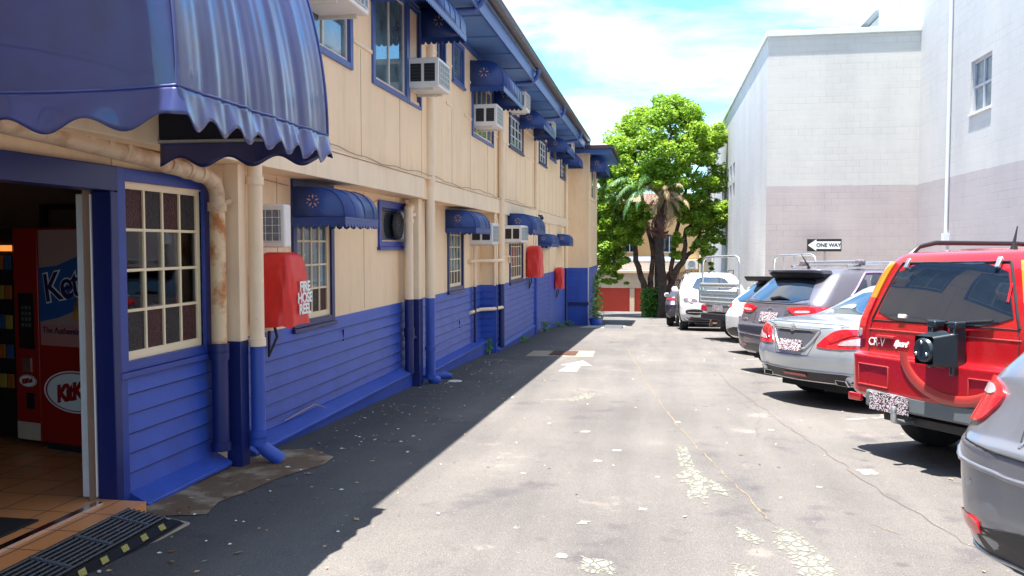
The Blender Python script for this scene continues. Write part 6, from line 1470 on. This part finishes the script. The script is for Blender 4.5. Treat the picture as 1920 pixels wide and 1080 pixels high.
c.line([(.30, 1.15), (.2, 1.0), (-.2, 1.0), (-.30, 1.15)], galv, 'valance_trim', .008, .008)
c.patch([(.245, 1.55), (.245, 1.9), (.30, 1.9), (.30, 1.55)], redlamp, 'bumper_reflector', .010, 1, both=True)
p, n_ = c.at(.70, .58, .006, 1, 4); g = G(); g.lathe([(0, 0), (.012, 0), (.014, .004)], tuple(p), 'x', 14); g.build('parking_sensor', galv, T)
c.line([(.335, 4.3), (.295, 4.05), (.265, 3.4), (.22, 3.1), (.14, 3.05)], blackm, 'bumper_seam', .004, both=True)
rear_text(c, 'Focus', .52, .72, .075, 3.9, 6, .002, .15)
g = G(); g.add([(x, y, 1.47) for x, y in p0]+[(x+.05, y, 1.41) for x, y in p0], [tuple(range(7)), tuple(range(7, 14))]+[(i, (i+1) % 7, 7+(i+1) % 7, 7+i) for i in range(7)]); g.build('roof_spoiler', graym, T, bevel=.015)
c.place(1.30, 4.45, R(60), k=1.15)

# white soft-roader facing the viewer
c = Car('white_soft_roader', hatch_levels(4.63, .95, 1.60, .14, .6, 1.10), whitep, (.95, 3.76), .37, 'white tall car facing the viewer, just behind the tray truck', 'car', cy=.30)
T = c.T
c.patch([(1.18, 6.08), (1.155, 6.95), (.845, 6.95), (.82, 6.08)], carglass, 'windscreen', .006, 1)
for a, b in ((.37, .44), (.455, .56), (.57, .695)): c.patch([(a, 6.22), (a+.02, 6.85), (b-.01, 6.85), (b, 6.15)], carglass, 'side_window', .006, 1, both=True)
c.patch([(-.23, 6.1), (-.21, 6.9), (.21, 6.9), (.23, 6.1)], carglass, 'rear_window', .006, 1)
c.patch([(.775, 4.25), (.765, 4.85), (.80, 4.95), (.87, 4.75), (.88, 4.35)], clearlamp, 'headlight', .012, 2, both=True)
c.patch([(.775, 4.32), (.77, 4.8), (.86, 4.72), (.872, 4.4)], mat('lamp_dark', (.08, .08, .09), .2), 'lamp_insert', .017, 2, both=True)
c.patch([(.915, 4.75), (1.0, 4.75), (1.085, 4.75), (1.075, 2.6), (1.045, 2.0), (.955, 2.0), (.925, 2.6)], black, 'grille', .010, 1)
for k in range(6): c.line([(.93, 2.5+k*.38), (1.07, 2.5+k*.38)], galv, 'grille_bar', .008, .014)
c.patch([(.79, 2.0), (.785, 2.6), (.84, 2.8), (.90, 2.7), (.905, 2.1), (.86, 1.85)], black, 'air_intake', .006, 2, both=True)
c.line([(.80, 2.3), (.90, 2.3)], chrome, 'intake_trim', .010, .014, both=True)
c.patch([(.76, 1.6), (1.0, 1.5), (1.24, 1.6), (1.22, .5), (.78, .5)], mat('valance_black', (.02, .02, .024), .45), 'lower_bumper', .004, 1)
for sg in (-1, 1): g = G(); g.tube([(1.0, .62*sg, 1.60), (1.15, .64*sg, 1.66), (2.5, .65*sg, 1.665), (2.7, .62*sg, 1.57)], .018, 8); g.build('roof_rail', black, T, smooth=40)
for a in (.44, .565, .70): c.line([(a, 1.5), (a+.004, 4.5), (a+.006, 6.1)], blackm, both=True)
mirror(c, 3.1, 1.10, .93, whitep)
place_thing(T, 2.55+.10, 30.8, R(180-1), .95)
T.location.z = zg(28.5)+.02

# dark car beyond
c = Car('dark_car', hatch_levels(4.2, .86, 1.42, .14, .75, .98), car_paint('dark_purple_paint', (.05, .045, .07), .5, .3), (.8, 3.3), .31, 'dark small car seen from behind past the white tall car near the brown fence', 'car', cy=.28)
T = c.T
c.patch([(-.23, 6.1), (-.21, 6.9), (.21, 6.9), (.23, 6.1)], carglass, 'rear_window', .006, 1)
c.patch([(.20, 4.9), (.20, 5.6), (.30, 5.7), (.30, 5.0)], redlamp, 'tail_lamp', .014, 2, both=True)
for a, b in ((.37, .53), (.54, .69)): c.patch([(a, 6.2), (a+.02, 6.85), (b-.01, 6.85), (b, 6.15)], carglass, 'side_window', .006, 1, both=True)
c.patch([(1.175, 6.1), (1.16, 6.9), (.84, 6.9), (.825, 6.1)], carglass, 'windscreen', .006, 1); plate(c, 0, .75, .3, .1, off=.012, lo=3.8, hi=6); mirror(c, 2.8, 1.0, .85, whitep)
c.place(.25, 32.0, R(4))

# tray truck
utep = car_paint('truck_white_paint', (.72, .74, .74), 0, .3)
lv = [(.42, .36, .34, 2.15, 4.95, .76, .06, .2, .01, .10), (.50, .42, .40, 2.12, 5.05, .84, .06, .25, .01, .14), (.62, .58, .52, 2.10, 5.12, .88, .06, .3, .01, .16), (.85, .82, .72, 2.10, 5.12, .885, .06, .3, .01, .18),
      (1.0, 1.0, .96, 2.10, 5.0, .87, .06, .35, .01, .18), (1.08, 1.10, 1.08, 2.11, 4.05, .85, .06, .2, .01, .12), (1.66, 1.70, 1.58, 2.18, 3.45, .66, .08, .12, .01, .06), (1.74, 1.78, 1.68, 2.28, 3.3, .5, .08, .1, .01, .04), (1.76, 1.80, 1.72, 2.6, 3.0, .02, .05, .05, 0, 0)]
c = Car('tray_truck', lv, utep, (.95, 4.15), .36, 'silver aluminium tray truck with tall ladder hoops, in front of the white tall car', 'truck', cy=.22)
T = c.T
c.patch([(-.19, 5.15), (-.18, 5.85), (.18, 5.85), (.19, 5.15)], carglass, 'rear_window', .006, 1)
c.patch([(.36, 5.12), (.37, 5.88), (.66, 5.85), (.70, 5.1)], carglass, 'side_window', .006, 1, both=True); c.patch([(1.175, 5.1), (1.16, 5.9), (.84, 5.9), (.825, 5.1)], carglass, 'windscreen', .006, 1)
g = G(); g.box(.02, 2.05, -.93, .93, .88, .94); g.build('tray_floor', alum, T, bevel=.006)
for sg in (-1, 1):
    g = G(); g.box(.04, 2.03, sg*.93-.018, sg*.93+.018, .94, 1.22); o = g.build('drop_side', alum, T, bevel=.006)
    g = G(); g.box(.04, 2.03, sg*.955-.006, sg*.955+.006, 1.05, 1.07); g.box(.04, 2.03, sg*.955-.006, sg*.955+.006, 1.14, 1.16); g.build('side_rib', alum, o)
g = G(); g.box(.0, .03, -.90, .90, .94, 1.22); o = g.build('tailgate', alum, T, bevel=.006)
g = G()
for z in (1.03, 1.12): g.box(-.008, .0, -.86, .86, z, z+.02)
g.build('tailgate_rib', galv, o)
for sg in (-1, 1): g = G(); g.box(-.03, .04, sg*.91-.03, sg*.91+.03, .90, 1.30); g.build('corner_post', galv, T, bevel=.006)
g = G(); g.tube([(.02, -.88, 1.36), (.02, .88, 1.36)], .055, 12); g.build('load_roller', galv, T, smooth=40)
for x in (.05, 2.12):
    g = G(); h = 2.06 if x < 1 else 2.12; hw = .88
    g.tube([(x, -hw, .95), (x, -hw, h-.2), (x, -hw+.06, h-.06), (x, -hw+.2, h), (x, hw-.2, h), (x, hw-.06, h-.06), (x, hw, h-.2), (x, hw, .95)], .026, 12); o = g.build('ladder_hoop', galv, T, smooth=50)
    if x > 1:
        g = G(); 
        for y in (-.45, 0, .45): g.tube([(x, y, .95), (x, y, h)], .015, 8)
        g.tube([(x, -hw, 1.7), (x, hw, 1.7)], .018, 8); g.build('hoop_bar', galv, o)
g = G(); g.box(.02, .08, -.86, .86, .70, .87); g.build('rear_beam', mat('beam_grey', (.25, .26, .26), .5, .4), T, bevel=.01)
for sg in (-1, 1):
    g = G(); g.box(-.012, .03, sg*.72-.12, sg*.72+.12, .72, .85); g.build('tail_lamp', redlamp, T, bevel=.008)
    g = G(); g.box(.55, 1.4, sg*.86-.04, sg*.86+.04, .72, .80); g.build('mudguard', black, T)
g = G(); g.box(-.012, .0, -.22, .26, .72, .87); g.build('number_plate', plate_m, T)
g = G(); g.box(-.04, .06, -.80, .80, .50, .66); g.build('bumper', black, T, bevel=.02)
g = G(); g.tube([(.2, .0, .42), (-.14, .0, .42), (-.2, 0, .44), (-.2, 0, .52)], .03, 10); g.build('tow_ball', MATS['rusty_iron'], T, smooth=40)
g = G(); g.tube([(-.05, .3, .42), (-.12, .2, .36), (-.12, .05, .38)], .02, 8); g.box(-.10, -.02, -.3, -.12, .36, .5); g.build('tow_gear', black, T)
g = G(); g.box(.05, 4.9, -.42, -.32, .50, .62); g.box(.05, 4.9, .32, .42, .50, .62); g.build('chassis_rail', blackm, T)
place_thing(T, 1.08, 23.0, R(64), .93, k=1.04)

# small things on parked cars / lane end
bpy.context.view_layer.update()
